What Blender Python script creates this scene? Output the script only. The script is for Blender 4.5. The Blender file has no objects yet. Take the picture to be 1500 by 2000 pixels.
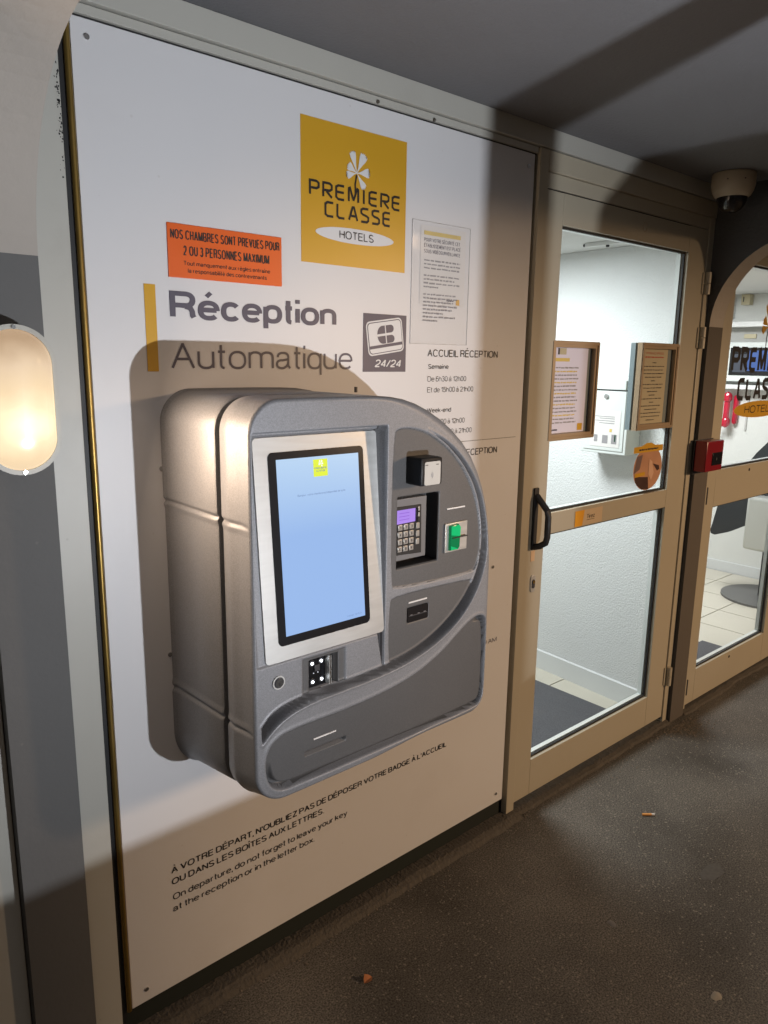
import bpy, bmesh, math, random
import numpy as np
from mathutils import Matrix, Vector
random.seed(7)
sc = bpy.context.scene
COL = sc.collection

# ------------------------------------------------------------------ camera
cam_d = bpy.data.cameras.new('camera'); cam = bpy.data.objects.new('camera', cam_d); COL.objects.link(cam)
right = Vector((0.75417923, -0.65650352, 0.01472459)); down = Vector((-0.12235946, -0.1625241, -0.97908839)); fwd = Vector((0.64516808, 0.73660644, -0.20290172))
M = Matrix(((right.x, -down.x, -fwd.x, 0), (right.y, -down.y, -fwd.y, 0), (right.z, -down.z, -fwd.z, 0), (0, 0, 0, 1)))
cam.matrix_world = Matrix.Translation((0, -1.45, 1.55)) @ M
cam_d.sensor_fit = 'HORIZONTAL'; cam_d.sensor_width = 36; cam_d.lens = 36 * 1450 / 1500
cam_d.clip_start = 0.02; cam_d.clip_end = 200
sc.camera = cam

# ------------------------------------------------------------------ night sky, outside lamps, exposure
w = bpy.data.worlds.new('World'); sc.world = w; w.use_nodes = True
bg = w.node_tree.nodes['Background']
bg.inputs[0].default_value = (0.49, 0.47, 0.45, 1); bg.inputs[1].default_value = 0.19
sc.view_settings.view_transform = 'Standard'; sc.view_settings.look = 'None'
sc.view_settings.exposure = 0; sc.view_settings.gamma = 1; sc.view_settings.use_curve_mapping = False


def lamp(name, kind, loc, energy, color, size=0.1, target=None, size_y=None, shape='DISK', spread=None, spot=None, blend=0.3):
    d = bpy.data.lights.new(name, kind); o = bpy.data.objects.new(name, d); COL.objects.link(o)
    o.location = loc; d.energy = energy; d.color = color
    if kind == 'AREA':
        d.shape = shape; d.size = size
        if size_y: d.size_y = size_y
        if spread: d.spread = spread
    else:
        d.shadow_soft_size = size
        if kind == 'SPOT':
            d.spot_size = spot; d.spot_blend = blend
    if target is not None:
        o.rotation_euler = (Vector(target) - Vector(loc)).to_track_quat('-Z', 'Y').to_euler()
    return o


# cool courtyard lamp standing low behind an added blocking wall, warm street lamp high on the right
lamp('courtyard_lamp', 'AREA', (1.0, -2.1, 0.94), 37, (0.91, 0.94, 1.0), 0.022, target=(0.1, 0, 3.54))
lamp('fill_light', 'AREA', (4.82, -4.6, 2.24), 165, (1.0, 0.66, 0.39), 0.5, target=(1.6, 0, 0.9))
lamp('fill_light', 'AREA', (-1.3, -4.2, 2.3), 7, (1.0, 0.66, 0.42), 0.9, target=(1.6, 0, 0.9))  # weak warm fill added from the left, no lamp seen there


# ------------------------------------------------------------------ materials
def nodes(m):
    m.use_nodes = True; nt = m.node_tree
    return nt, nt.nodes, nt.links, nt.nodes['Principled BSDF']


MATS = {}
def mat(name, col, rough=0.5, metal=0.0, var=0.0, vscale=6.0, bump=0.0, bscale=200.0, coat=0.0, emit=None, es=0.0, dirt=0.0, dcol=(0.1, 0.07, 0.05), dscale=3.0, spec=0.5, detail=4.0, stretch=None):
    if name in MATS: return MATS[name]
    m = bpy.data.materials.new(name); nt, N, L, P = nodes(m)
    P.inputs['Base Color'].default_value = (*col, 1); P.inputs['Roughness'].default_value = rough
    P.inputs['Metallic'].default_value = metal; P.inputs['Coat Weight'].default_value = coat
    P.inputs['Specular IOR Level'].default_value = spec
    tc = N.new('ShaderNodeTexCoord'); src = tc.outputs['Object']
    if stretch:
        mp = N.new('ShaderNodeMapping'); mp.inputs['Scale'].default_value = stretch; L.new(src, mp.inputs[0]); src = mp.outputs[0]
    cur = None
    if var:
        nz = N.new('ShaderNodeTexNoise'); nz.inputs['Scale'].default_value = vscale; nz.inputs['Detail'].default_value = detail
        L.new(src, nz.inputs['Vector'])
        mx = N.new('ShaderNodeMix'); mx.data_type = 'RGBA'
        mx.inputs[6].default_value = (*[c * (1 - var) for c in col], 1); mx.inputs[7].default_value = (*[min(1, c * (1 + var)) for c in col], 1)
        L.new(nz.outputs['Fac'], mx.inputs[0]); cur = mx.outputs[2]
        rr = N.new('ShaderNodeMapRange'); rr.inputs[3].default_value = max(0.02, rough * 0.8); rr.inputs[4].default_value = min(1, rough * 1.2)
        L.new(nz.outputs['Fac'], rr.inputs[0]); L.new(rr.outputs[0], P.inputs['Roughness'])
    if dirt:
        nz = N.new('ShaderNodeTexNoise'); nz.inputs['Scale'].default_value = dscale; nz.inputs['Detail'].default_value = 8; nz.inputs['Roughness'].default_value = 0.7
        L.new(src, nz.inputs['Vector'])
        cr = N.new('ShaderNodeMapRange'); cr.inputs[1].default_value = 0.55; cr.inputs[2].default_value = 0.8; cr.inputs[4].default_value = dirt
        L.new(nz.outputs['Fac'], cr.inputs[0])
        # scattered specks
        vz = N.new('ShaderNodeTexVoronoi'); vz.inputs['Scale'].default_value = 14; L.new(src, vz.inputs['Vector'])
        vr = N.new('ShaderNodeMapRange'); vr.inputs[1].default_value = 0.05; vr.inputs[2].default_value = 0.025; vr.inputs[4].default_value = min(1, dirt * 1.6)
        L.new(vz.outputs['Distance'], vr.inputs[0])
        mxm = N.new('ShaderNodeMath'); mxm.operation = 'MAXIMUM'; L.new(cr.outputs[0], mxm.inputs[0]); L.new(vr.outputs[0], mxm.inputs[1])
        mx = N.new('ShaderNodeMix'); mx.data_type = 'RGBA'; mx.inputs[6].default_value = (*col, 1); mx.inputs[7].default_value = (*dcol, 1)
        L.new(mxm.outputs[0], mx.inputs[0])
        if cur: L.new(cur, mx.inputs[6])
        cur = mx.outputs[2]
    if cur: L.new(cur, P.inputs['Base Color'])
    if bump:
        nz = N.new('ShaderNodeTexNoise'); nz.inputs['Scale'].default_value = bscale; nz.inputs['Detail'].default_value = 4
        L.new(src, nz.inputs['Vector'])
        b = N.new('ShaderNodeBump'); b.inputs['Strength'].default_value = 1; b.inputs['Distance'].default_value = bump
        L.new(nz.outputs['Fac'], b.inputs['Height']); L.new(b.outputs[0], P.inputs['Normal'])
    if emit:
        P.inputs['Emission Color'].default_value = (*emit, 1); P.inputs['Emission Strength'].default_value = es
    MATS[name] = m
    return m


cream = mat('cream_painted_aluminium', (0.47, 0.465, 0.42), 0.42, var=0.05, vscale=3, bump=0.00025, bscale=35, dirt=0.10, dscale=5)
cream_door = mat('cream_door_paint', (0.45, 0.405, 0.31), 0.36, var=0.05, vscale=3, bump=0.0002, bscale=30, dirt=0.10, dscale=6)
soffit_m = mat('cream_rough_plaster', (0.42, 0.385, 0.345), 0.85, var=0.06, vscale=9, bump=0.0015, bscale=60, dirt=0.18, dscale=4)
grey_m = mat('grey_painted_plaster', (0.128, 0.128, 0.126), 0.75, var=0.06, vscale=5, bump=0.0009, bscale=60, dirt=0.15, dscale=4, dcol=(0.25, 0.23, 0.21))
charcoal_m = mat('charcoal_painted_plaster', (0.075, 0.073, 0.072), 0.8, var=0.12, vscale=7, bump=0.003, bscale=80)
ceil_m = mat('grey_ceiling_paint', (0.135, 0.138, 0.148), 0.85, var=0.08, vscale=4, bump=0.002, bscale=120)
white_board = mat('white_laminate_board', (0.70, 0.70, 0.71), 0.40, var=0.03, vscale=2, bump=0.0002, bscale=6, coat=0.0, dirt=0.10, dscale=2.2, dcol=(0.34, 0.29, 0.24))
black_m = mat('black_rubber', (0.012, 0.012, 0.013), 0.55, var=0.1)
black_gloss = mat('black_gloss_plastic', (0.010, 0.010, 0.012), 0.22, coat=0.2, var=0.05)
brass = mat('tarnished_gold_trim', (0.36, 0.24, 0.07), 0.38, 0.9, var=0.45, vscale=9, dirt=0.6, dscale=9, dcol=(0.05, 0.04, 0.03), detail=6)
steel = mat('brushed_steel', (0.50, 0.50, 0.485), 0.46, 0.6, var=0.13, vscale=12, stretch=(1, 1, 9), bump=0.00012, bscale=60)
chrome = mat('worn_chrome', (0.6, 0.6, 0.6), 0.2, 1.0, var=0.1)
yellow_m = mat('yellow_vinyl', (0.62, 0.34, 0.022), 0.35, var=0.04, dirt=0.08)
ink_m = mat('black_ink', (0.018, 0.015, 0.014), 0.5, var=0.05)
greyink_m = mat('slate_grey_ink', (0.085, 0.080, 0.115), 0.45, var=0.05)
whiteink_m = mat('white_ink', (0.72, 0.72, 0.72), 0.45, var=0.03)
orange_m = mat('orange_plastic_sign', (0.78, 0.125, 0.014), 0.4, var=0.06, vscale=12)
paper_m = mat('white_paper', (0.72, 0.70, 0.68), 0.6, var=0.04)
lilac_paper = mat('pale_lilac_paper', (0.70, 0.68, 0.80), 0.5, var=0.04)
beige_paper = mat('beige_paper', (0.46, 0.40, 0.26), 0.6, var=0.05)
int_wall_m = mat('white_stippled_wall', (0.68, 0.70, 0.70), 0.8, var=0.03, vscale=8, bump=0.0034, bscale=140)
int_ceil_m = mat('white_ceiling', (0.66, 0.67, 0.66), 0.9, var=0.03)
base_m = mat('white_skirting', (0.66, 0.68, 0.68), 0.5, var=0.03, dirt=0.1)
tile_m = mat('cream_floor_tile', (0.58, 0.545, 0.46), 0.3, var=0.06, vscale=5)
grout_m = mat('tile_grout', (0.16, 0.14, 0.10), 0.9, var=0.1)
mat_m = mat('grey_doormat_pile', (0.10, 0.10, 0.11), 0.95, var=0.5, vscale=160, bump=0.004, bscale=300)
red_m = mat('red_plastic', (0.24, 0.008, 0.016), 0.3, var=0.08, coat=0.3)
redphone_m = mat('glossy_red_plastic', (0.48, 0.008, 0.035), 0.2, coat=0.5, var=0.03)
white_pl = mat('white_plastic', (0.68, 0.69, 0.68), 0.4, var=0.03)
beige_pl = mat('beige_plastic', (0.52, 0.46, 0.30), 0.45, var=0.04)
camwhite = mat('aged_white_camera_housing', (0.40, 0.33, 0.24), 0.5, var=0.10, dirt=0.3, dscale=12)
lampring = mat('off_white_lamp_housing', (0.46, 0.45, 0.40), 0.45, var=0.05, dirt=0.25, dscale=14)
boxwhite = mat('white_enamel', (0.66, 0.70, 0.68), 0.35, var=0.03)
frame_m = mat('bronze_anodised_frame', (0.42, 0.31, 0.20), 0.35, 0.35, var=0.08)
darkgreen = mat('dark_gap_board', (0.012, 0.016, 0.012), 0.9, var=0.3)
fade_ink = mat('faded_print', (0.30, 0.29, 0.30), 0.6, var=0.1)
fade_yellow = mat('faded_yellow_print', (0.66, 0.50, 0.14), 0.6, var=0.1)
redink = mat('red_print', (0.45, 0.05, 0.02), 0.6, var=0.1)
darkpl = mat('dark_grey_plastic', (0.045, 0.045, 0.05), 0.45, var=0.1)
midpl = mat('mid_grey_plastic', (0.16, 0.16, 0.165), 0.45, var=0.1)
key_m = mat('metal_key', (0.45, 0.44, 0.42), 0.35, 0.6, var=0.05)
stand_black = mat('black_stand_shell', (0.018, 0.021, 0.024), 0.5, var=0.2)
stand_grey = mat('grey_steel_base', (0.14, 0.14, 0.14), 0.4, 0.3, var=0.1)
silver_col = mat('satin_silver_column', (0.52, 0.53, 0.50), 0.35, 0.5, var=0.05)


def kiosk_paint(name='silver_metallic_flake_paint', base=(0.255, 0.260, 0.275), amp=0.11):
    m = bpy.data.materials.new(name); nt, N, L, P = nodes(m)
    tc = N.new('ShaderNodeTexCoord')
    v = N.new('ShaderNodeTexVoronoi'); v.inputs['Scale'].default_value = 620; L.new(tc.outputs['Object'], v.inputs['Vector'])
    sep = N.new('ShaderNodeSeparateColor'); L.new(v.outputs['Color'], sep.inputs[0])
    mx = N.new('ShaderNodeMix'); mx.data_type = 'RGBA'
    mx.inputs[6].default_value = (*[c * (1 - amp) for c in base], 1); mx.inputs[7].default_value = (*[c * (1 + amp * 1.6) for c in base], 1)
    L.new(sep.outputs[0], mx.inputs[0])
    nz = N.new('ShaderNodeTexNoise'); nz.inputs['Scale'].default_value = 3; nz.inputs['Detail'].default_value = 6; L.new(tc.outputs['Object'], nz.inputs['Vector'])
    m2 = N.new('ShaderNodeMix'); m2.data_type = 'RGBA'; m2.blend_type = 'MULTIPLY'; m2.inputs[0].default_value = 0.25
    L.new(mx.outputs[2], m2.inputs[6]); L.new(nz.outputs['Fac'], m2.inputs[7]); L.new(m2.outputs[2], P.inputs['Base Color'])
    P.inputs['Metallic'].default_value = 0.24; P.inputs['Roughness'].default_value = 0.42
    rr = N.new('ShaderNodeMapRange'); rr.inputs[3].default_value = 0.44; rr.inputs[4].default_value = 0.56; L.new(nz.outputs['Fac'], rr.inputs[0]); L.new(rr.outputs[0], P.inputs['Roughness'])
    b = N.new('ShaderNodeBump'); b.inputs['Distance'].default_value = 0.00012; b.inputs['Strength'].default_value = 0.4
    L.new(sep.outputs[1], b.inputs['Height']); L.new(b.outputs[0], P.inputs['Normal'])
    P.inputs['Coat Weight'].default_value = 0.12; P.inputs['Coat Roughness'].default_value = 0.22
    return m
kiosk_m = kiosk_paint()
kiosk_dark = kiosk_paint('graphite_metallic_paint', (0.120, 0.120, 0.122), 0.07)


def glass_mat():
    m = bpy.data.materials.new('clear_glass'); m.use_nodes = True; nt = m.node_tree; N = nt.nodes; L = nt.links; N.clear()
    o = N.new('ShaderNodeOutputMaterial'); t = N.new('ShaderNodeBsdfTransparent'); g = N.new('ShaderNodeBsdfGlossy'); g.inputs['Roughness'].default_value = 0.02
    t.inputs[0].default_value = (0.97, 0.98, 0.98, 1)
    f = N.new('ShaderNodeFresnel'); f.inputs[0].default_value = 1.45; mx = N.new('ShaderNodeMixShader')
    ge = N.new('ShaderNodeNewGeometry'); iv = N.new('ShaderNodeMath'); iv.operation = 'SUBTRACT'; iv.inputs[0].default_value = 1.0; L.new(ge.outputs['Backfacing'], iv.inputs[1])
    mu = N.new('ShaderNodeMath'); mu.operation = 'MULTIPLY'; L.new(f.outputs[0], mu.inputs[0]); L.new(iv.outputs[0], mu.inputs[1])
    L.new(mu.outputs[0], mx.inputs[0]); L.new(t.outputs[0], mx.inputs[1]); L.new(g.outputs[0], mx.inputs[2]); L.new(mx.outputs[0], o.inputs[0])
    return m
glass_m = glass_mat()


def film_mat():
    m = bpy.data.materials.new('clear_plastic_sleeve'); m.use_nodes = True; nt = m.node_tree; N = nt.nodes; L = nt.links
    P = N['Principled BSDF']; P.inputs['Base Color'].default_value = (0.8, 0.8, 0.78, 1); P.inputs['Roughness'].default_value = 0.12
    t = N.new('ShaderNodeBsdfTransparent'); mx = N.new('ShaderNodeMixShader'); mx.inputs[0].default_value = 0.13
    tc = N.new('ShaderNodeTexCoord'); nz = N.new('ShaderNodeTexNoise'); nz.inputs['Scale'].default_value = 7; L.new(tc.outputs['Object'], nz.inputs['Vector'])
    b = N.new('ShaderNodeBump'); b.inputs['Distance'].default_value = 0.0008; L.new(nz.outputs['Fac'], b.inputs['Height']); L.new(b.outputs[0], P.inputs['Normal'])
    L.new(t.outputs[0], mx.inputs[1]); L.new(P.outputs[0], mx.inputs[2]); L.new(mx.outputs[0], N['Material Output'].inputs[0])
    return m
film_m = film_mat()


def asphalt():
    m = bpy.data.materials.new('worn_brown_tarmac'); nt, N, L, P = nodes(m)
    tc = N.new('ShaderNodeTexCoord')
    n1 = N.new('ShaderNodeTexNoise'); n1.inputs['Scale'].default_value = 1.7; n1.inputs['Detail'].default_value = 9; n1.inputs['Roughness'].default_value = 0.62
    n2 = N.new('ShaderNodeTexNoise'); n2.inputs['Scale'].default_value = 215; n2.inputs['Detail'].default_value = 6; n2.inputs['Roughness'].default_value = .65
    v = N.new('ShaderNodeTexVoronoi'); v.inputs['Scale'].default_value = 230
    for n in (n1, n2, v): L.new(tc.outputs['Object'], n.inputs['Vector'])
    cr = N.new('ShaderNodeValToRGB'); e = cr.color_ramp.elements
    e[0].position = 0.3; e[0].color = (0.068, 0.061, 0.052, 1); e[1].position = 0.70; e[1].color = (0.175, 0.162, 0.142, 1)
    L.new(n1.outputs['Fac'], cr.inputs[0])
    c2 = N.new('ShaderNodeValToRGB'); e = c2.color_ramp.elements
    e[0].position = 0.38; e[0].color = (0.34, 0.34, 0.34, 1); e[1].position = 0.66; e[1].color = (1.65, 1.62, 1.57, 1)
    L.new(n2.outputs['Fac'], c2.inputs[0])
    mu = N.new('ShaderNodeMix'); mu.data_type = 'RGBA'; mu.blend_type = 'MULTIPLY'; mu.inputs[0].default_value = 1
    L.new(cr.outputs[0], mu.inputs[6]); L.new(c2.outputs[0], mu.inputs[7])
    # pale grit specks
    sp = N.new('ShaderNodeSeparateColor'); L.new(v.outputs['Color'], sp.inputs[0])
    gt = N.new('ShaderNodeMath'); gt.operation = 'GREATER_THAN'; gt.inputs[1].default_value = 0.975; L.new(sp.outputs[0], gt.inputs[0])
    m3 = N.new('ShaderNodeMix'); m3.data_type = 'RGBA'; m3.inputs[7].default_value = (0.24, 0.21, 0.17, 1)
    L.new(gt.outputs[0], m3.inputs[0]); L.new(mu.outputs[2], m3.inputs[6]); L.new(m3.outputs[2], P.inputs['Base Color'])
    P.inputs['Roughness'].default_value = 0.85
    ad = N.new('ShaderNodeMath'); ad.operation = 'ADD'; L.new(sp.outputs[1], ad.inputs[0]); L.new(n2.outputs['Fac'], ad.inputs[1])
    b = N.new('ShaderNodeBump'); b.inputs['Distance'].default_value = 0.0030; b.inputs['Strength'].default_value = 1.0
    L.new(ad.outputs[0], b.inputs['Height']); L.new(b.outputs[0], P.inputs['Normal'])
    return m
asphalt_m = asphalt()


# ------------------------------------------------------------------ builders
def mesh_obj(name, verts, faces, m, parent=None, smooth=False, mats=None, mi=None):
    me = bpy.data.meshes.new(name); me.from_pydata([tuple(v) for v in verts], [], faces); me.update()
    for mm in (mats or [m]): me.materials.append(mm)
    if mi is not None: me.polygons.foreach_set('material_index', mi)
    if smooth: me.polygons.foreach_set('use_smooth', [True] * len(me.polygons))
    o = bpy.data.objects.new(name, me); COL.objects.link(o)
    if parent is not None: o.parent = parent; o.matrix_parent_inverse = Matrix.Translation(-parent.location)
    return o


def from_bm(name, bm, m, parent=None, smooth=False, keep_flat=False):
    bmesh.ops.recalc_face_normals(bm, faces=bm.faces[:])
    me = bpy.data.meshes.new(name); bm.to_mesh(me); bm.free(); me.materials.append(m)
    if smooth:
        for p in me.polygons: p.use_smooth = True
        if hasattr(me, 'set_sharp_from_angle'): me.set_sharp_from_angle(angle=math.radians(35))
        if keep_flat:
            for p in me.polygons:
                if max(abs(c) for c in p.normal) > .9995: p.use_smooth = False
    o = bpy.data.objects.new(name, me); COL.objects.link(o)
    if parent is not None: o.parent = parent; o.matrix_parent_inverse = Matrix.Translation(-parent.location)
    return o


def tag(o, label=None, cat=None, group=None, kind=None):
    if label: o['label'] = label
    if cat: o['category'] = cat
    if group: o['group'] = group
    if kind: o['kind'] = kind
    return o


def root(name, loc, label, cat, group=None):
    o = bpy.data.objects.new(name, None); COL.objects.link(o); o.location = loc; o.empty_display_size = 0.05
    return tag(o, label, cat, group)


def bmbox(bm, x0, x1, y0, y1, z0, z1, bev=0.0, seg=2):
    r = bmesh.ops.create_cube(bm, size=1)
    for v in r['verts']:
        v.co = Vector(((x0 + x1) / 2 + v.co.x * (x1 - x0), (y0 + y1) / 2 + v.co.y * (y1 - y0), (z0 + z1) / 2 + v.co.z * (z1 - z0)))
    if bev:
        es = list({e for v in r['verts'] for e in v.link_edges})
        bmesh.ops.bevel(bm, geom=es, offset=bev, segments=seg, profile=0.5, affect='EDGES')


def box(name, x0, x1, y0, y1, z0, z1, m, parent=None, bev=0.0):
    bm = bmesh.new(); bmbox(bm, min(x0, x1), max(x0, x1), min(y0, y1), max(y0, y1), min(z0, z1), max(z0, z1), bev)
    return from_bm(name, bm, m, parent, smooth=bev > 0, keep_flat=True)


def boxes(name, lst, m, parent=None, bev=0.0):
    bm = bmesh.new()
    for b in lst: bmbox(bm, *b, bev)
    return from_bm(name, bm, m, parent, smooth=bev > 0, keep_flat=True)


def bmcyl(bm, p0, p1, r0, r1=None, seg=20):
    r1 = r0 if r1 is None else r1
    p0 = Vector(p0); p1 = Vector(p1); d = p1 - p0
    q = d.to_track_quat('Z', 'Y').to_matrix().to_4x4()
    bmesh.ops.create_cone(bm, cap_ends=True, segments=seg, radius1=r0, radius2=r1, depth=d.length, matrix=Matrix.Translation((p0 + p1) / 2) @ q)


def cyl(name, p0, p1, r0, m, parent=None, r1=None, seg=20):
    bm = bmesh.new(); bmcyl(bm, p0, p1, r0, r1, seg); return from_bm(name, bm, m, parent, smooth=True)


def tube(name, pts, r, m, parent=None, seg=8):
    bm = bmesh.new()
    pts = [Vector(p) for p in pts]; rings = []
    for i, p in enumerate(pts):
        t = (pts[min(i + 1, len(pts) - 1)] - pts[max(i - 1, 0)]).normalized()
        a = t.cross(Vector((0.3, 0.5, 0.8))).normalized(); b = t.cross(a)
        rings.append([bm.verts.new(p + (a * math.cos(2 * math.pi * k / seg) + b * math.sin(2 * math.pi * k / seg)) * r) for k in range(seg)])
    for i in range(len(rings) - 1):
        for k in range(seg): bm.faces.new((rings[i][k], rings[i][(k + 1) % seg], rings[i + 1][(k + 1) % seg], rings[i + 1][k]))
    bm.faces.new(rings[0]); bm.faces.new(rings[-1])
    return from_bm(name, bm, m, parent, smooth=True)


def prism(name, poly, y0, y1, m, parent=None, bev=0.0):
    """poly in (x,z), extruded from y0 (front) to y1 (back)"""
    bm = bmesh.new(); a = [bm.verts.new((x, y0, z)) for x, z in poly]; b = [bm.verts.new((x, y1, z)) for x, z in poly]; n = len(poly)
    f = bm.faces.new(a); bm.faces.new(b[::-1])
    for i in range(n): bm.faces.new((a[i], a[(i + 1) % n], b[(i + 1) % n], b[i]))
    if bev: bmesh.ops.bevel(bm, geom=list(f.edges), offset=bev, segments=2, profile=0.5, affect='EDGES')
    return from_bm(name, bm, m, parent, smooth=bev > 0, keep_flat=True)


def rrect(x0, x1, z0, z1, r, n=5):
    out = []
    for cx, cz, a0 in ((x1 - r, z0 + r, -90), (x1 - r, z1 - r, 0), (x0 + r, z1 - r, 90), (x0 + r, z0 + r, 180)):
        for k in range(n + 1):
            a = math.radians(a0 + 90 * k / n); out.append((cx + r * math.cos(a), cz + r * math.sin(a)))
    return out


def ring_frame(name, outer, inner, y0, y1, m, parent=None):
    """frame between two loops with the same vertex count"""
    n = len(outer); bm = bmesh.new()
    A = [bm.verts.new((x, y0, z)) for x, z in outer]; B = [bm.verts.new((x, y0, z)) for x, z in inner]
    C_ = [bm.verts.new((x, y1, z)) for x, z in outer]; D = [bm.verts.new((x, y1, z)) for x, z in inner]
    for i in range(n):
        j = (i + 1) % n
        bm.faces.new((A[i], A[j], B[j], B[i])); bm.faces.new((C_[i], C_[j], D[j], D[i]))
        bm.faces.new((A[i], A[j], C_[j], C_[i])); bm.faces.new((B[i], B[j], D[j], D[i]))
    return from_bm(name, bm, m, parent)


def strip(bm, pts, w, y, cap_ext=0.0):
    """ribbon of width w along pts (x,z), cut into separate ribbons at sharp turns"""
    P = [Vector((p[0], p[1])) for p in pts]; P = [p for i, p in enumerate(P) if i == 0 or (p - P[i - 1]).length > 1e-6]
    if (P[0] - P[-1]).length < 1e-7: return _strip(bm, P, w, y, cap_ext)
    cuts = [0]
    for i in range(1, len(P) - 1):
        a = (P[i] - P[i - 1]).normalized(); b = (P[i + 1] - P[i]).normalized()
        if a.dot(b) < .12: cuts.append(i)
    cuts.append(len(P) - 1)
    for k, (a, b) in enumerate(zip(cuts[:-1], cuts[1:])):
        q = [p.copy() for p in P[a:b + 1]]
        if k > 0: q[0] -= (q[1] - q[0]).normalized() * w * .5 * (1 if abs((P[a] - P[a - 1]).normalized().dot((P[a + 1] - P[a]).normalized())) < .3 else .3)
        if k < len(cuts) - 2: q[-1] += (q[-1] - q[-2]).normalized() * w * .5 * (1 if abs((P[b] - P[b - 1]).normalized().dot((P[b + 1] - P[b]).normalized())) < .3 else .3)
        _strip(bm, q, w, y - .00002 * k, cap_ext if len(cuts) == 2 else 0)


def _strip(bm, pts, w, y, cap_ext=0.0):
    P = []
    for p in pts:
        v = Vector((p[0], p[1]))
        if not P or (v - P[-1]).length > 1e-6: P.append(v)
    closed = (P[0] - P[-1]).length < 1e-7
    if closed: P = P[:-1]
    n = len(P); L = []
    for i, p in enumerate(P):
        d0 = (P[i] - P[i - 1]).normalized() if (i or closed) else None; d1 = (P[(i + 1) % n] - P[i]).normalized() if (i < n - 1 or closed) else None
        if d0 is None: d = d1; k = 1; q = p - d1 * cap_ext
        elif d1 is None: d = d0; k = 1; q = p + d0 * cap_ext
        else:
            d = d0 + d1; d = d.normalized() if d.length > 1e-6 else d1; c_ = d.dot(d1); k = 1 / max(c_, .5); q = p
        nr = Vector((-d.y, d.x)) * (w / 2 * k); L.append((q + nr, q - nr))
    V = [(bm.verts.new((a.x, y, a.y)), bm.verts.new((b.x, y, b.y))) for a, b in L]
    for i in range(n if closed else n - 1): j = (i + 1) % n; bm.faces.new((V[i][0], V[j][0], V[j][1], V[i][1]))


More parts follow.
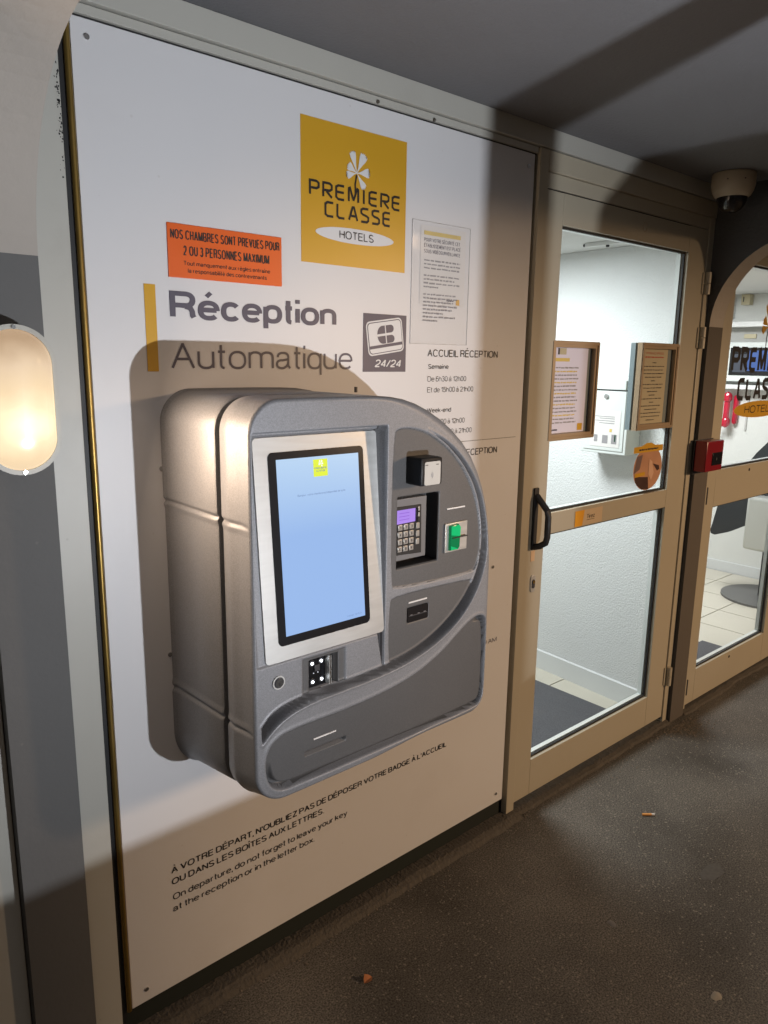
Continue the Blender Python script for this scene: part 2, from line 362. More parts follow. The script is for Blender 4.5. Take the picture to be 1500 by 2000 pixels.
# ---- lettering: a plain grotesque drawn as strokes; x in 0..1 of the glyph, y in cap heights
def _a(cx, cy, rx, ry, a0, a1):
    n = max(3, int(abs(a1 - a0) / 12)); f = lambda v: math.copysign(abs(v) ** .84, v)
    return [(cx + rx * f(math.cos(math.radians(a0 + (a1 - a0) * k / n))), cy + ry * f(math.sin(math.radians(a0 + (a1 - a0) * k / n)))) for k in range(n + 1)]
def _o(cx, cy, rx, ry):
    p = _a(cx, cy, rx, ry, 0, 360); p[-1] = p[0]; return p
XH = .73
FONT = {
 'A': (.62, [[(0, 0), (.5, 1), (1, 0)], [(.19, .37), (.81, .37)]]),
 'B': (.56, [[(0, 0), (0, 1), (.62, 1)] + _a(.62, .765, .32, .235, 90, -90) + [(.05, .53)], [(.6, .53)] + _a(.62, .265, .38, .265, 90, -90) + [(.05, 0)]]),
 'C': (.66, [_a(.5, .5, .5, .5, 38, 322)]),
 'D': (.61, [[(0, 0), (0, 1), (.45, 1)] + _a(.45, .5, .55, .5, 90, -90) + [(.05, 0)]]),
 'E': (.52, [[(1, 1), (0, 1), (0, 0), (1, 0)], [(.06, .53), (.93, .53)]]),
 'F': (.48, [[(1, 1), (0, 1), (0, 0)], [(.06, .52), (.9, .52)]]),
 'G': (.68, [_a(.5, .5, .5, .5, 38, 350) + [(.98, .46), (.55, .46)], [(1, .45), (1, 0)]]),
 'H': (.57, [[(0, 0), (0, 1)], [(1, 0), (1, 1)], [(.05, .53), (.95, .53)]]),
 'I': (.0, [[(0, 0), (0, 1)]]),
 'L': (.46, [[(0, 1), (0, 0), (1, 0)]]),
 'M': (.71, [[(0, 0), (0, 1), (.5, .05), (1, 1), (1, 0)]]),
 'N': (.57, [[(0, 0), (0, 1), (1, 0), (1, 1)]]),
 'O': (.70, [_o(.5, .5, .5, .5)]),
 'P': (.55, [[(0, 0), (0, 1), (.6, 1)] + _a(.6, .735, .4, .265, 90, -90) + [(.05, .47)]]),
 'Q': (.70, [_o(.5, .5, .5, .5), [(.6, .2), (1, -.04)]]),
 'R': (.58, [[(0, 0), (0, 1), (.6, 1)] + _a(.6, .75, .36, .25, 90, -90) + [(.05, .5)], [(.6, .46), (.84, .40), (.92, .26), (.94, .08), (1, 0)]]),
 'S': (.56, [_a(.5, .745, .47, .255, 25, 200)[:-1] + [(.10, .60), (.32, .53), (.70, .455), (.93, .36)] + _a(.5, .27, .5, .27, 0, -160)]),
 'T': (.55, [[(0, 1), (1, 1)], [(.5, .96), (.5, 0)]]),
 'U': (.57, [[(0, 1), (0, .36)] + _a(.5, .36, .5, .36, 180, 360) + [(1, 1)]]),
 'V': (.62, [[(0, 1), (.5, 0), (1, 1)]]),
 'W': (.95, [[(0, 1), (.26, 0), (.5, 1), (.74, 0), (1, 1)]]),
 'X': (.60, [[(0, 1), (1, 0)], [(1, 1), (0, 0)]]),
 'Y': (.60, [[(0, 1), (.5, .42), (1, 1)], [(.5, .44), (.5, 0)]]),
 'Z': (.54, [[(0, 1), (1, 1), (0, 0), (1, 0)]]),
 'a': (.46, [[(.06, .52)] + _a(.46, .53, .40, .20, 165, 0) + [(.86, .12), (1, 0)], [(.84, .43), (.40, .375)] + _a(.36, .19, .36, .19, 95, 290) + [(.74, .10), (.85, .22)]]),
 'b': (.46, [[(0, 0), (0, 1)], _o(.5, .365, .5, .365)]),
 'c': (.44, [_a(.5, .365, .5, .365, 40, 320)]),
 'd': (.46, [[(1, 0), (1, 1)], _o(.5, .365, .5, .365)]),
 'e': (.48, [_a(.5, .365, .5, .365, 0, 318), [(.04, .385), (.96, .385)]]),
 'f': (.24, [[(.42, 0), (.42, .80)] + _a(1.0, .80, .58, .2, 180, 92), [(0, XH), (.95, XH)]]),
 'g': (.46, [_o(.5, .365, .5, .365), [(1, XH), (1, -.02)] + _a(.5, -.03, .5, .25, 0, -160)]),
 'h': (.44, [[(0, 0), (0, 1)], [(0, .45)] + _a(.5, .45, .5, .28, 165, 0) + [(1, 0)]]),
 'i': (.0, [[(0, 0), (0, XH)], [(0, .88), (0, 1)]]),
 'j': (.10, [[(1, XH), (1, -.12), (.4, -.28), (-.4, -.28)], [(1, .88), (1, 1)]]),
 'k': (.44, [[(0, 0), (0, 1)], [(0, .25), (.9, XH)], [(.36, .44), (1, 0)]]),
 'l': (.0, [[(0, 0), (0, 1)]]),
 'm': (.78, [[(0, 0), (0, XH)], [(0, .5)] + _a(.25, .5, .25, .23, 165, 0) + [(.5, 0)], [(.5, .5)] + _a(.75, .5, .25, .23, 165, 0) + [(1, 0)]]),
 'n': (.44, [[(0, 0), (0, XH)], [(0, .45)] + _a(.5, .45, .5, .28, 165, 0) + [(1, 0)]]),
 'o': (.49, [_o(.5, .365, .5, .365)]),
 'p': (.46, [[(0, XH), (0, -.28)], _o(.5, .365, .5, .365)]),
 'q': (.46, [[(1, XH), (1, -.28)], _o(.5, .365, .5, .365)]),
 'r': (.24, [[(0, 0), (0, XH)], [(0, .42)] + _a(.9, .42, .9, .30, 175, 92)]),
 's': (.40, [_a(.5, .55, .46, .18, 20, 200)[:-1] + [(.12, .44), (.35, .39), (.68, .335), (.92, .27)] + _a(.5, .19, .5, .19, 0, -160)]),
 't': (.22, [[(.42, .95), (.42, .16)] + _a(.95, .16, .53, .16, 180, 265), [(0, XH), (1, XH)]]),
 'u': (.44, [[(0, XH), (0, .28)] + _a(.5, .28, .5, .28, 180, 345) + [(1, .28)], [(1, XH), (1, 0)]]),
 'v': (.46, [[(0, XH), (.5, 0), (1, XH)]]),
 'w': (.70, [[(0, XH), (.26, 0), (.5, XH), (.74, 0), (1, XH)]]),
 'x': (.44, [[(0, XH), (1, 0)], [(1, XH), (0, 0)]]),
 'y': (.46, [[(0, XH), (.52, .02)], [(1, XH), (.45, -.17), (.30, -.27), (.04, -.28)]]),
 'z': (.42, [[(0, XH), (1, XH), (0, 0), (1, 0)]]),
 '0': (.46, [_o(.5, .5, .5, .5)]),
 '1': (.25, [[(0, .78), (.5, .84), (1, 1), (1, 0)]]),
 '2': (.46, [_a(.5, .72, .47, .28, 170, -20) + [(.78, .44), (.15, .16), (0, 0), (1, 0)]]),
 '3': (.46, [_a(.5, .76, .42, .24, 165, -85) + [(.45, .53)], [(.45, .53)] + _a(.5, .27, .48, .27, 85, -165)]),
 '4': (.48, [[(.78, 0), (.78, 1), (0, .27), (1, .27)]]),
 '5': (.46, [[(.90, 1), (.18, 1), (.08, .50), (.3, .60)] + _a(.48, .32, .5, .32, 80, -160)]),
 '6': (.46, [_o(.5, .31, .5, .31), _a(.6, .45, .58, .55, 70, 180)]),
 '7': (.44, [[(0, 1), (1, 1), (.55, .45), (.35, 0)]]),
 '8': (.46, [_o(.5, .75, .42, .25), _o(.5, .26, .5, .26)]),
 '9': (.46, [_o(.5, .69, .5, .31), _a(.4, .55, .58, .55, 250, 360)]),
 '.': (.0, [[(0, -.05), (0, .05)]]), ',': (.0, [[(0, .06), (-.0, -.16)]]), "'": (.0, [[(0, .72), (0, 1)]]), '-': (.22, [[(0, .36), (1, .36)]]), '/': (.30, [[(0, 0), (1, 1)]]),
}
ACC = {'é': ('e', 1), 'è': ('e', -1), 'à': ('a', -1), 'É': ('E', 1), 'À': ('A', -1), 'Î': ('I', 0), 'î': ('i', 0), 'ô': ('o', 0)}


def text(s, x0, x1, zb, cap, y, m, parent, off=0.0, name='lettering', space=1.0, shear=0.0, squash=1.0):
    """lettering spanning x0..x1 with its baseline at zb and capitals cap high, lying at depth y and facing -Y.
    off sets the weight: 0 regular, positive bolder"""
    wt = max(.07, .125 + off * 2.2); ay = .76 if off > .025 else (.88 if off > 0 else 1.0); gap = (.125 if off < .025 else .075) * space; tot = 0
    items = []; body = sum(FONT[ACC.get(c, (c, None))[0]][0] for c in s if c != ' '); nb = sum(c != ' ' for c in s)
    fixed = nb * wt * .9 + (len(s) - s.count(' ') - 1) * gap + s.count(' ') * .30 * space
    wide = min(1.6, max(.75, ((x1 - x0) / cap - fixed) / max(body, .01)))
    for ch in s:
        if ch == ' ': tot += .30 * space; continue
        base, acc = ACC.get(ch, (ch, None)); gw, st = FONT[base]; gw *= wide
        items.append((tot, gw, st, acc, base)); tot += gw + wt * .9 + gap
    tot -= gap; sx = (x1 - x0) / tot; bm = bmesh.new(); q = 0
    wr = wt * cap
    fx = sx / cap                                             # horizontal squeeze
    for px, gw, st, acc, base in items:
        low = base.islower() and base not in 'bdfhklt' or base in 'gpqy'
        def my(v):
            h = wt / 2 * ay
            if base.islower():
                ks = ((-.28, -.28 + h), (0, h), (XH, XH - h), (1, 1 - (h if base in 'bdhkl' else 0)))
            else: ks = ((-.28, -.28), (0, h), (1, 1 - h))
            for (a, fa), (b_, fb) in zip(ks[:-1], ks[1:]):
                if v <= b_ or b_ == 1: return fa + (v - a) * (fb - fa) / (b_ - a)
        for path in st:
            pts = [(x0 + (px + wt * .45 + u * gw) * sx + my(v) * shear * cap, my(v) * cap / ay) for u, v in path]
            if path[0] == path[-1]: pts[-1] = pts[0]
            strip(bm, pts, wr * min(1.0, min(1.0, .62 + .38 * fx)) if fx < 1 else wr, y - .00003 * (q % 5)); q += 1
        if acc is not None:
            cx = x0 + (px + wt * .45 + .5 * gw) * sx; t = 1.14 if base.isupper() or base == 'I' else .86
            if acc: strip(bm, [(cx - acc * .09 * sx, t * cap / ay), (cx + acc * .10 * sx, (t + .16) * cap / ay)], wr * .8, y - .0001)
            else: strip(bm, [(cx - .14 * sx, t * cap / ay), (cx, (t + .13) * cap / ay), (cx + .14 * sx, t * cap / ay)], wr * .7, y - .0001)
    for v_ in bm.verts: v_.co.z = zb + v_.co.z * ay
    return from_bm(name, bm, m, parent)


W_ = 0.085
GLY = {  # letter strokes in a 0.62 x 1 box, rounded corners cut
    'P': [[(0, 0), (0, 1), (.42, 1), (.56, .88), (.56, .60), (.42, .48), (.07, .48)]],
    'R': [[(0, 0), (0, 1), (.42, 1), (.56, .88), (.56, .60), (.42, .48), (.07, .48)], [(.22, .41), (.56, 0)]],
    'E': [[(.52, 1), (.14, 1), (0, .88), (0, .14), (.14, 0), (.52, 0)], [(.07, .52), (.50, .52)]],
    'M': [[(0, 0), (0, .95), (.08, 1.0), (.33, .10), (.58, 1.0), (.66, .95), (.66, 0)]],
    'I': [[(0.1, 0), (0.1, 1)]],
    'C': [[(.54, 1), (.14, 1), (0, .88), (0, .12), (.14, 0), (.54, 0)]],
    'L': [[(0, 1), (0, .12), (.12, 0), (.5, 0)]],
    'A': [[(0, 0), (.26, .95), (.36, .95), (.62, 0)], [(.17, .30), (.45, .30)]],
    'S': [[(.52, 1), (.14, 1), (0, .89), (0, .66), (.12, .55), (.42, .46), (.54, .36), (.54, .12), (.42, 0), (0, 0)]],
}
GW = {'I': 0.2, 'M': 0.66, 'A': .62}


def logo_word(word, x0, x1, zb, h, y, m, parent):
    gap = 0.30
    tot = sum(GW.get(c, .56) for c in word) + gap * (len(word) - 1); s = (x1 - x0) / tot; x = x0
    w = h * (0.155 if h < .05 else 0.20)
    for i, c in enumerate(word):
        bm = bmesh.new()
        for k, st in enumerate(GLY[c]): strip(bm, [(x + px * s, zb + w / 2 + pz * (h - w)) for px, pz in st], w, y - 0.00004 * k, cap_ext=w * 0.1)
        from_bm('letter', bm, m, parent)
        x += (GW.get(c, .56) + gap) * s


def flower(name, cx, cz, s, y, m, parent, stem_m):
    """six fringed petals round a centre"""
    bm = bmesh.new(); c = (cx, cz)
    for ang, ln, wd in ((152, .62, .40), (108, .98, .38), (62, 1.02, .46), (8, .80, .44), (-52, .80, .36), (196, .64, .36)):
        a = math.radians(ang); d = Vector((math.cos(a), math.sin(a))); n = Vector((-d.y, d.x)); L_ = []
        prof = [(0.0, .03), (.25, .10), (.5, .26), (.75, .46), (.92, .5)]
        for t, q in prof: L_.append(Vector(c) + d * (t * ln * s) + n * (q * wd * s))
        tips = [(.98, .44), (.93, .30), (1.03, .22), (.96, .08), (1.06, 0), (.96, -.1), (1.03, -.22), (.92, -.30), (.98, -.44)]
        for t, q in tips: L_.append(Vector(c) + d * (t * ln * s) + n * (q * wd * s))
        for t, q in prof[::-1]: L_.append(Vector(c) + d * (t * ln * s) - n * (q * wd * s))
        f = bm.faces.new([bm.verts.new((p.x, y - 0.00005 * ang / 100, p.y)) for p in L_])
    bmesh.ops.triangulate(bm, faces=bm.faces[:])
    o = from_bm(name, bm, m, parent)
    if stem_m:
        bm = bmesh.new(); strip(bm, [(cx, cz - .08 * s), (cx - .10 * s, cz - .5 * s), (cx - .08 * s, cz - .95 * s)], .09 * s, y - 0.0003); from_bm('stem', bm, stem_m, parent)
    return o


def ellipse(cx, cz, rx, rz, n=40): return [(cx + rx * math.cos(2 * math.pi * k / n), cz + rz * math.sin(2 * math.pi * k / n)) for k in range(n)]


def flat(name, poly, y, m, parent): return mesh_obj(name, [(x, y, z) for x, z in poly], [list(range(len(poly)))], m, parent)


def scribble(name, x0, x1, z, h, y, m, parent, seed=0, dens=0.8):
    """a line of print too small to read: word-like dashes"""
    r = random.Random(seed); bm = bmesh.new(); x = x0
    while x < x1:
        wl = r.uniform(.006, .022) * (x1 - x0) / .13; e = min(x1, x + wl)
        strip(bm, [(x, z + r.uniform(-h, h) * .12), (e, z + r.uniform(-h, h) * .12)], h * r.uniform(.7, 1), y); x = e + r.uniform(.002, .004) * (x1 - x0) / .13
    return from_bm(name, bm, m, parent)


# ================================================================== SETTING
# ground
gx0, gx1, gy0, gy1 = -40, 40, -60, 0.12
mesh_obj('ground', [(gx0, gy0, 0), (gx1, gy0, 0), (gx1, gy1, 0), (gx0, gy1, 0)], [(0, 1, 2, 3)], asphalt_m)['kind'] = 'structure'

tag(box('porch_ceiling', -4, 9, -2.75, 0.0, 2.205, 2.40, ceil_m), kind='structure')
# front lintel of the porch
tag(box('porch_lintel', -4, 9, -3.0, -2.754, 2.06, 2.42, grey_m), kind='structure')


def arch_wall(x0, x1, zs, yf, jamb):
    """porch cross wall with an arched passage; profile in (y,z)"""
    r = 0.32; top = zs + r; yo = -2.75
    inner = [(yf, 0.0), (yf, zs)]
    for k in range(1, 17):
        a = math.radians(90 * k / 16); inner.append((yf - r + r * math.cos(a), zs + r * math.sin(a)))
    for k in range(0, 17):
        a = math.radians(90 + 90 * k / 16); inner.append((yo + r + r * math.cos(a), zs + r * math.sin(a)))
    inner += [(yo, 0.0)]
    # spread the outer top
    n = len(inner)
    outer = []
    for i, (y, z) in enumerate(inner):
        if i == 0: outer.append((-0.0005, 0.0))
        elif i == 1: outer.append((-0.0005, zs))
        elif i == n - 1: outer.append((-3.0, 0.0))
        elif i == n - 2: outer.append((-3.0, zs))
        elif i == 2: outer.append((-0.0005, 2.2045))
        elif i == n - 3: outer.append((-3.0, 2.2045))
        else: outer.append((y, 2.2045))
    V = []; F = []; mi = []
    for (y, z), (yy, zz) in zip(inner, outer): V += [(x0, y, z), (x1, y, z), (x0, yy, zz), (x1, yy, zz)]
    for i in range(n - 1):
        a = 4 * i; b = 4 * (i + 1)
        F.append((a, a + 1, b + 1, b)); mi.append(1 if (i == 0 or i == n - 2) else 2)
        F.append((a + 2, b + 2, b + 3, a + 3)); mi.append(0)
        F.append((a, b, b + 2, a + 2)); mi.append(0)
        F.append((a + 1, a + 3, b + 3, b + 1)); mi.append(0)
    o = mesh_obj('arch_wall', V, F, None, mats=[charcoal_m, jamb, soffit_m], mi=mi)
    bm = bmesh.new(); bm.from_mesh(o.data); bmesh.ops.recalc_face_normals(bm, faces=bm.faces[:]); bm.to_mesh(o.data); bm.free()
    o['kind'] = 'structure'
    return o
arch_wall(0.315, 0.433, 1.715, -0.034, grey_m)
arch_wall(2.935, 3.052, 1.69, -0.022, mat('warm_lit_grey_plaster', (.105, .090, .075), .8, var=.1, bump=.001, bscale=60))  # grey jamb paint tinted brown, the warm light put into its colour

# unseen low wall, block and post, added to cut the courtyard lamp's light
tag(box('light_blocker_low', 0.436, 1.27, -1.70, -1.60, 0.0, 0.834, grey_m, bev=0.004), 'unseen low grey wall added to keep the courtyard lamp off the lower facade', 'wall')
tag(box('light_blocker_tall', 1.274, 1.62, -1.78, -1.60, 0.0, 1.20, grey_m, bev=0.004), 'unseen grey chest high block added to shade the door from the courtyard lamp', 'pier')
blocker_tube = root('light_blocker_post', (1.1965, -1.575, 0), 'unseen round grey post added to cast the shadow band right of the board', 'blocker_tube')
cyl('blocker_tube', (1.1965, -1.56, 0.0), (1.1965, -1.56, 2.2), 0.0365, grey_m, blocker_tube, seg=24)
for z in (0.5, 1.5): cyl('blocker_clip', (1.1965, -1.56, z), (1.1965, -1.56, z + 0.03), 0.040, chrome, blocker_tube, seg=24)

# facade behind the frames
fac = boxes('facade_wall', [(-1.5, 1.838, 0.03, 0.13, 0, 2.205), (1.838, 9, 0.045, 0.13, 2.10, 2.205), (-4, 9, 0.0, 0.5, 2.4, 3.4), (2.93, 3.05, 0.012, 0.13, 0, 2.10), (4.14, 9, 0.045, 0.13, 0, 2.10)], soffit_m)
fac['kind'] = 'structure'
boxes('header_beam', [(-1.5, 2.93, -0.014, 0.03, 2.152, 2.2047), (3.055, 9, -0.014, 0.03, 2.152, 2.2047)], cream, fac, bev=0.001)
boxes('header_beam', [(-1.5, 1.8365, -0.004, 0.03, 2.133, 2.1495)], cream, fac, bev=0.001)
boxes('dark_joint', [(-1.5, 1.8365, 0.004, 0.0296, 2.1285, 2.1328), (-1.5, 2.93, 0.002, 0.0296, 2.1497, 2.1518)], black_m, fac)
boxes('cream_post', [(0.4345, 0.4995, -0.006, 0.0296, 0.0, 2.128)], cream, fac, bev=0.001)
boxes('cream_panel', [(-1.5, 0.3135, -0.004, 0.0296, 0.0, 2.128)], cream, fac, bev=0.001)
_r = random.Random(21); _V = []; _F = []
for _ in range(70):
    cx_ = .4985 - abs(_r.gauss(0, .0035)); cz_ = _r.gauss(1.965, .030) if _r.random() < .7 else _r.uniform(1.85, 2.05); q_ = _r.uniform(.0005, .0022); b0 = len(_V); n_ = 5
    _V += [(min(cx_ + q_ * _r.uniform(.5, 1.2) * math.cos(6.28 * k / n_), .4990), -.0064, cz_ + q_ * _r.uniform(.5, 1.6) * math.sin(6.28 * k / n_)) for k in range(n_)]; _F.append(list(range(b0, b0 + n_)))
mesh_obj('grime_specks', _V, _F, black_m, fac)['kind'] = 'stuff'
# gap strip under the board and a rough concrete kerb
box('base_gap', 0.505, 1.835, 0.012, 0.0296, 0.0, 0.12, darkgreen, fac)


def rough_strip(name, x0, x1, y0, y1, z1, m, n=120, seed=1, jag=0.006, parent=None):
    r = random.Random(seed); V = []; F = []; wk = 0; wz = 0
    for i in range(n + 1):
        x = x0 + (x1 - x0) * i / n
        wk = wk * .90 + r.uniform(-jag, jag) * .55 + (r.uniform(0, 2.2 * jag) if r.random() < .03 else 0); wz = wz * .9 + r.uniform(-.03, .03)
        yf = y0 + wk; zt = z1 * (1 + wz)
        V += [(x, yf - .014, -0.002), (x, yf - .004, zt * .6), (x, yf + .012, zt), (x, y1, zt + r.uniform(-.001, .001)), (x, y1, -0.002)]
    for i in range(n):
        for k in range(4): a = 5 * i + k; F.append((a, a + 1, a + 6, a + 5))
    return mesh_obj(name, V, F, m, parent)
kerb_m = mat('crumbling_brown_concrete', (0.095, 0.083, 0.068), 0.9, var=0.35, vscale=22, bump=0.006, bscale=120)
rough_strip('kerb_strip', 0.50, 1.885, -0.040, 0.0115, 0.017, kerb_m, 260, 3, 0.0025)['kind'] = 'structure'
rough_strip('kerb_strip', 1.886, 2.93, -0.020, 0.044, 0.012, kerb_m, 120, 5, 0.004)['kind'] = 'structure'
rough_strip('kerb_strip', 3.055, 5.2, -0.020, 0.044, 0.012, kerb_m, 160, 8, 0.005)['kind'] = 'structure'

# ================================================================== RECEPTION SIGN BOARD
board = root('sign_board', (1.17, 0.0, 0.077), 'tall white board behind the machine with yellow square logo and reception lettering', 'sign board')
BY = -0.0005
bd = box('board', 0.525, 1.826, 0.0, 0.0296, 0.077, 2.1285, white_board, board, bev=0.0012)
cyl('gold_edge_trim', (0.5175, -0.001, 0.079), (0.5175, -0.001, 2.12), 0.0058, brass, board, seg=16)
box('shadow_gap', 0.500, 0.5118, 0.003, 0.0296, 0.0, 2.128, black_m, board)
for i, (x, z) in enumerate(((.553, 2.099), (1.797, 2.092), (1.792, .111), (.655, 1.319), (.655, .910), (1.722, .920), (.56, .11))):
    cyl('screw', (x, 0.001, z), (x, -0.0025, z), 0.0052, chrome, board, seg=12)
for x, z in ((1.413, 2.135), (1.227, 2.137)):
    cyl('screw', (x, -0.003, z), (x, -0.008, z), 0.004, kerb_m, board, seg=10)
T = -0.0010
sq = box('logo_square', 1.010, 1.326, -0.0012, 0.0, 1.7615, 2.068, yellow_m, board)
logo_word('PREMIERE', 1.034, 1.305, 1.905, .035, -0.0022, ink_m, sq)
logo_word('CLASSE', 1.077, 1.274, 1.8645, .035, -0.0022, ink_m, sq)
flat('logo_oval', ellipse(1.1675, 1.831, .119, .0172), -0.0020, whiteink_m, sq)
text('HOTELS', 1.117, 1.221, 1.8225, .018, -0.0028, ink_m, sq, off=.006, space=1.25)
flower('flower_emblem', 1.168, 1.972, .048, -0.0022, whiteink_m, sq, ink_m)
# big words
text('Réception', .689, 1.109, 1.6215, .0550, T, greyink_m, board, off=.046)
text('Automatique', .687, 1.159, 1.5215, .054, T, greyink_m, board, off=-.012)
flat('yellow_bar', [(.636, 1.517), (.6595, 1.517), (.6595, 1.686), (.636, 1.686)], T, yellow_m, board)
# card emblem
cb = box('card_emblem', 1.1925, 1.336, -0.0010, 0.0, 1.516, 1.6575, greyink_m, board)
def rot(poly, cx, cz, deg):
    a = math.radians(deg); return [(cx + (x - cx) * math.cos(a) - (z - cz) * math.sin(a), cz + (x - cx) * math.sin(a) + (z - cz) * math.cos(a)) for x, z in poly]
cc = (1.264, 1.603)
def card(w_, h_, r_): return rot(rrect(cc[0] - w_, cc[0] + w_, cc[1] - h_, cc[1] + h_, r_), *cc, 8)
flat('card_outline', card(.060, .042, .012), -0.0018, whiteink_m, cb)
flat('card_inset', card(.0565, .0385, .010), -0.0022, greyink_m, cb)
flat('card_face', card(.0545, .0365, .009), -0.0026, whiteink_m, cb)
flat('card_stripe', rot([(1.2095, 1.5775), (1.3185, 1.5775), (1.3185, 1.585), (1.2095, 1.585)], *cc, 8), -0.0030, greyink_m, cb)
cp = [(1.262, .4)]
def halfC(sz):
    out = []
    for k in range(9):
        a = math.radians(180 - 90 * k / 8) if sz > 0 else math.radians(180 + 90 * k / 8)
        out.append((1.2555 + .018 * math.cos(a), 1.6085 + sz * .0015 + (.0205) * math.sin(a)))
    return out + [(1.264, 1.6085 + sz * .022), (1.264, 1.6085 + sz * .0028), (1.238, 1.6085 + sz * .0028)]
for s_ in (1, -1):
    flat('card_letter', rot(halfC(s_), *cc, 8), -0.0030, greyink_m, cb)
    z0_, z1_ = (1.6115, 1.6305) if s_ > 0 else (1.5865, 1.6055)
    pr_ = [(1.2675, z0_), (1.2675, z1_)] + [(1.284 + .0095 * math.sin(math.radians(180 * k / 8)), (z0_ + z1_) / 2 + .0095 * math.cos(math.radians(180 * k / 8))) for k in range(9)]
    flat('card_letter', rot(pr_, *cc, 8), -0.0030, greyink_m, cb)
text('24/24', 1.2295, 1.3175, 1.5275, .019, -0.0018, whiteink_m, cb, off=.035, shear=0.25)
# opening hours
text('ACCUEIL RÉCEPTION', 1.4155, 1.700, 1.5555, .0195, T, ink_m, board, off=.012)
text('Semaine', 1.419, 1.497, 1.5235, .0125, T, ink_m, board, off=.016)
text('De 6h30 à 12h00', 1.418, 1.569, 1.490, .0140, T, ink_m, board, off=-.012)
text('Et de 15h00 à 21h00', 1.418, 1.600, 1.461, .0140, T, ink_m, board, off=-.012)
text('Week-end', 1.418, 1.512, 1.4065, .0125, T, ink_m, board, off=.012)
text('De 8h00 à 12h00', 1.418, 1.569, 1.374, .0140, T, ink_m, board, off=-.012)
text('Et de 17h00 à 21h00', 1.418, 1.600, 1.345, .0140, T, ink_m, board, off=-.012)
flat('rule_line', [(1.415, 1.3195), (1.800, 1.3195), (1.800, 1.3208), (1.415, 1.3208)], T, ink_m, board)
text('WELCOME RECEPTION', 1.4155, 1.716, 1.2775, .0195, T, ink_m, board, off=.012)
text('From 5 PM to 9 AM', 1.52, 1.757, .668, .0150, T, greyink_m, board, off=-.008)
# departure notice
text("À VOTRE DÉPART, N'OUBLIEZ PAS DE DÉPOSER VOTRE BADGE À L'ACCUEIL", .634, 1.541, .376, .0165, T, ink_m, board, off=.024)
text("OU DANS LES BOÎTES AUX LETTRES.", .634, 1.070, .3465, .0165, T, ink_m, board, off=.024)
text("On departure, do not forget to leave your key", .635, 1.150, .306, .0165, T, ink_m, board, off=.010)
text("at the reception or in the letter box.", .634, 1.038, .2755, .0165, T, ink_m, board, off=.010)

# orange notice (its own thing)
on = root('notice_plate', (.822, 0, 1.703), 'orange rectangular notice about room occupancy above the big grey reception word', 'sign')
box('plate', .6885, .956, -0.003, 0.0, 1.7025, 1.806, orange_m, on, bev=0.0008)
text('NOS CHAMBRES SONT PREVUES POUR', .695, .950, 1.7765, .0185, -0.0036, ink_m, on, off=.014)
text('2 OU 3 PERSONNES MAXIMUM', .722, .923, 1.7465, .0190, -0.0036, ink_m, on, off=.014)
text('Tout manquement aux règles entraîne', .721, .925, 1.7275, .0085, -0.0036, ink_m, on, off=.012)
text('la responsabilité des contrevenants', .730, .916, 1.7135, .0085, -0.0036, ink_m, on, off=.012)

# paper notice in a sleeve
pn = root('paper_notice', (1.457, 0, 1.59), 'white video surveillance notice in a clear sleeve right of the yellow logo', 'notice')
flat('paper', [(1.380, 1.690), (1.548, 1.690), (1.548, 1.885), (1.380, 1.885)], -0.0012, paper_m, pn)
# wavy sleeve
nx, nz = 14, 20; V = []; F = []
for j in range(nz + 1):
    for i in range(nx + 1):
        u = i / nx; v = j / nz
        V.append((1.3505 + .2135 * u, -0.0032 - .0012 * math.sin(u * 5 + v * 7) - .001 * math.sin(v * 15), 1.589 + .305 * v))
for j in range(nz):
    for i in range(nx): a = j * (nx + 1) + i; F.append((a, a + 1, a + nx + 2, a + nx + 1))
mesh_obj('clear_sleeve', V, F, film_m, pn, smooth=True)
ring_frame('sleeve_seam', [(1.3495, 1.588), (1.565, 1.588), (1.565, 1.895), (1.3495, 1.895)], [(1.3503, 1.5888), (1.5642, 1.5888), (1.5642, 1.8942), (1.3503, 1.8942)], -0.0020, -0.0006, mat('pale_seam', (.5, .5, .5), .4), pn)
PY = -0.0018
flat('yellow_band', [(1.391, 1.862), (1.527, 1.862), (1.527, 1.872), (1.391, 1.872)], PY, fade_yellow, pn)
text('POUR VOTRE SÉCURITÉ CET', 1.392, 1.525, 1.846, .0088, PY, greyink_m, pn, off=.010)
text('ÉTABLISSEMENT EST PLACÉ', 1.392, 1.528, 1.832, .0088, PY, greyink_m, pn, off=.010)
text('SOUS VIDÉOSURVEILLANCE', 1.392, 1.527, 1.818, .0088, PY, greyink_m, pn, off=.010)
zz = 1.800; sd = 0
for para in ((1.0, 1.0, .98), (.98, .85, 1.0, .4), (.9, .95, .85, .95, .8, .55, .9, .4)):
    for fr in para:
        scribble('print_line', 1.393, 1.393 + .135 * fr, zz, .0045, PY, fade_ink, pn, seed=sd); sd += 1; zz -= .0095
    zz -= .009
flat('tiny_yellow_mark', [(1.516, 1.693), (1.530, 1.693), (1.530, 1.708), (1.516, 1.708)], PY, yellow_m, pn)
scribble('print_line', 1.48, 1.508, 1.703, .005, PY, greyink_m, pn, seed=40)

# ================================================================== SELF-SERVICE MACHINE
YF = -0.34
kiosk = root('check_in_kiosk', (0.99, 0.0, 0.66), 'silver wall mounted self check-in machine with a tall blue lit screen and D shaped body', 'kiosk')


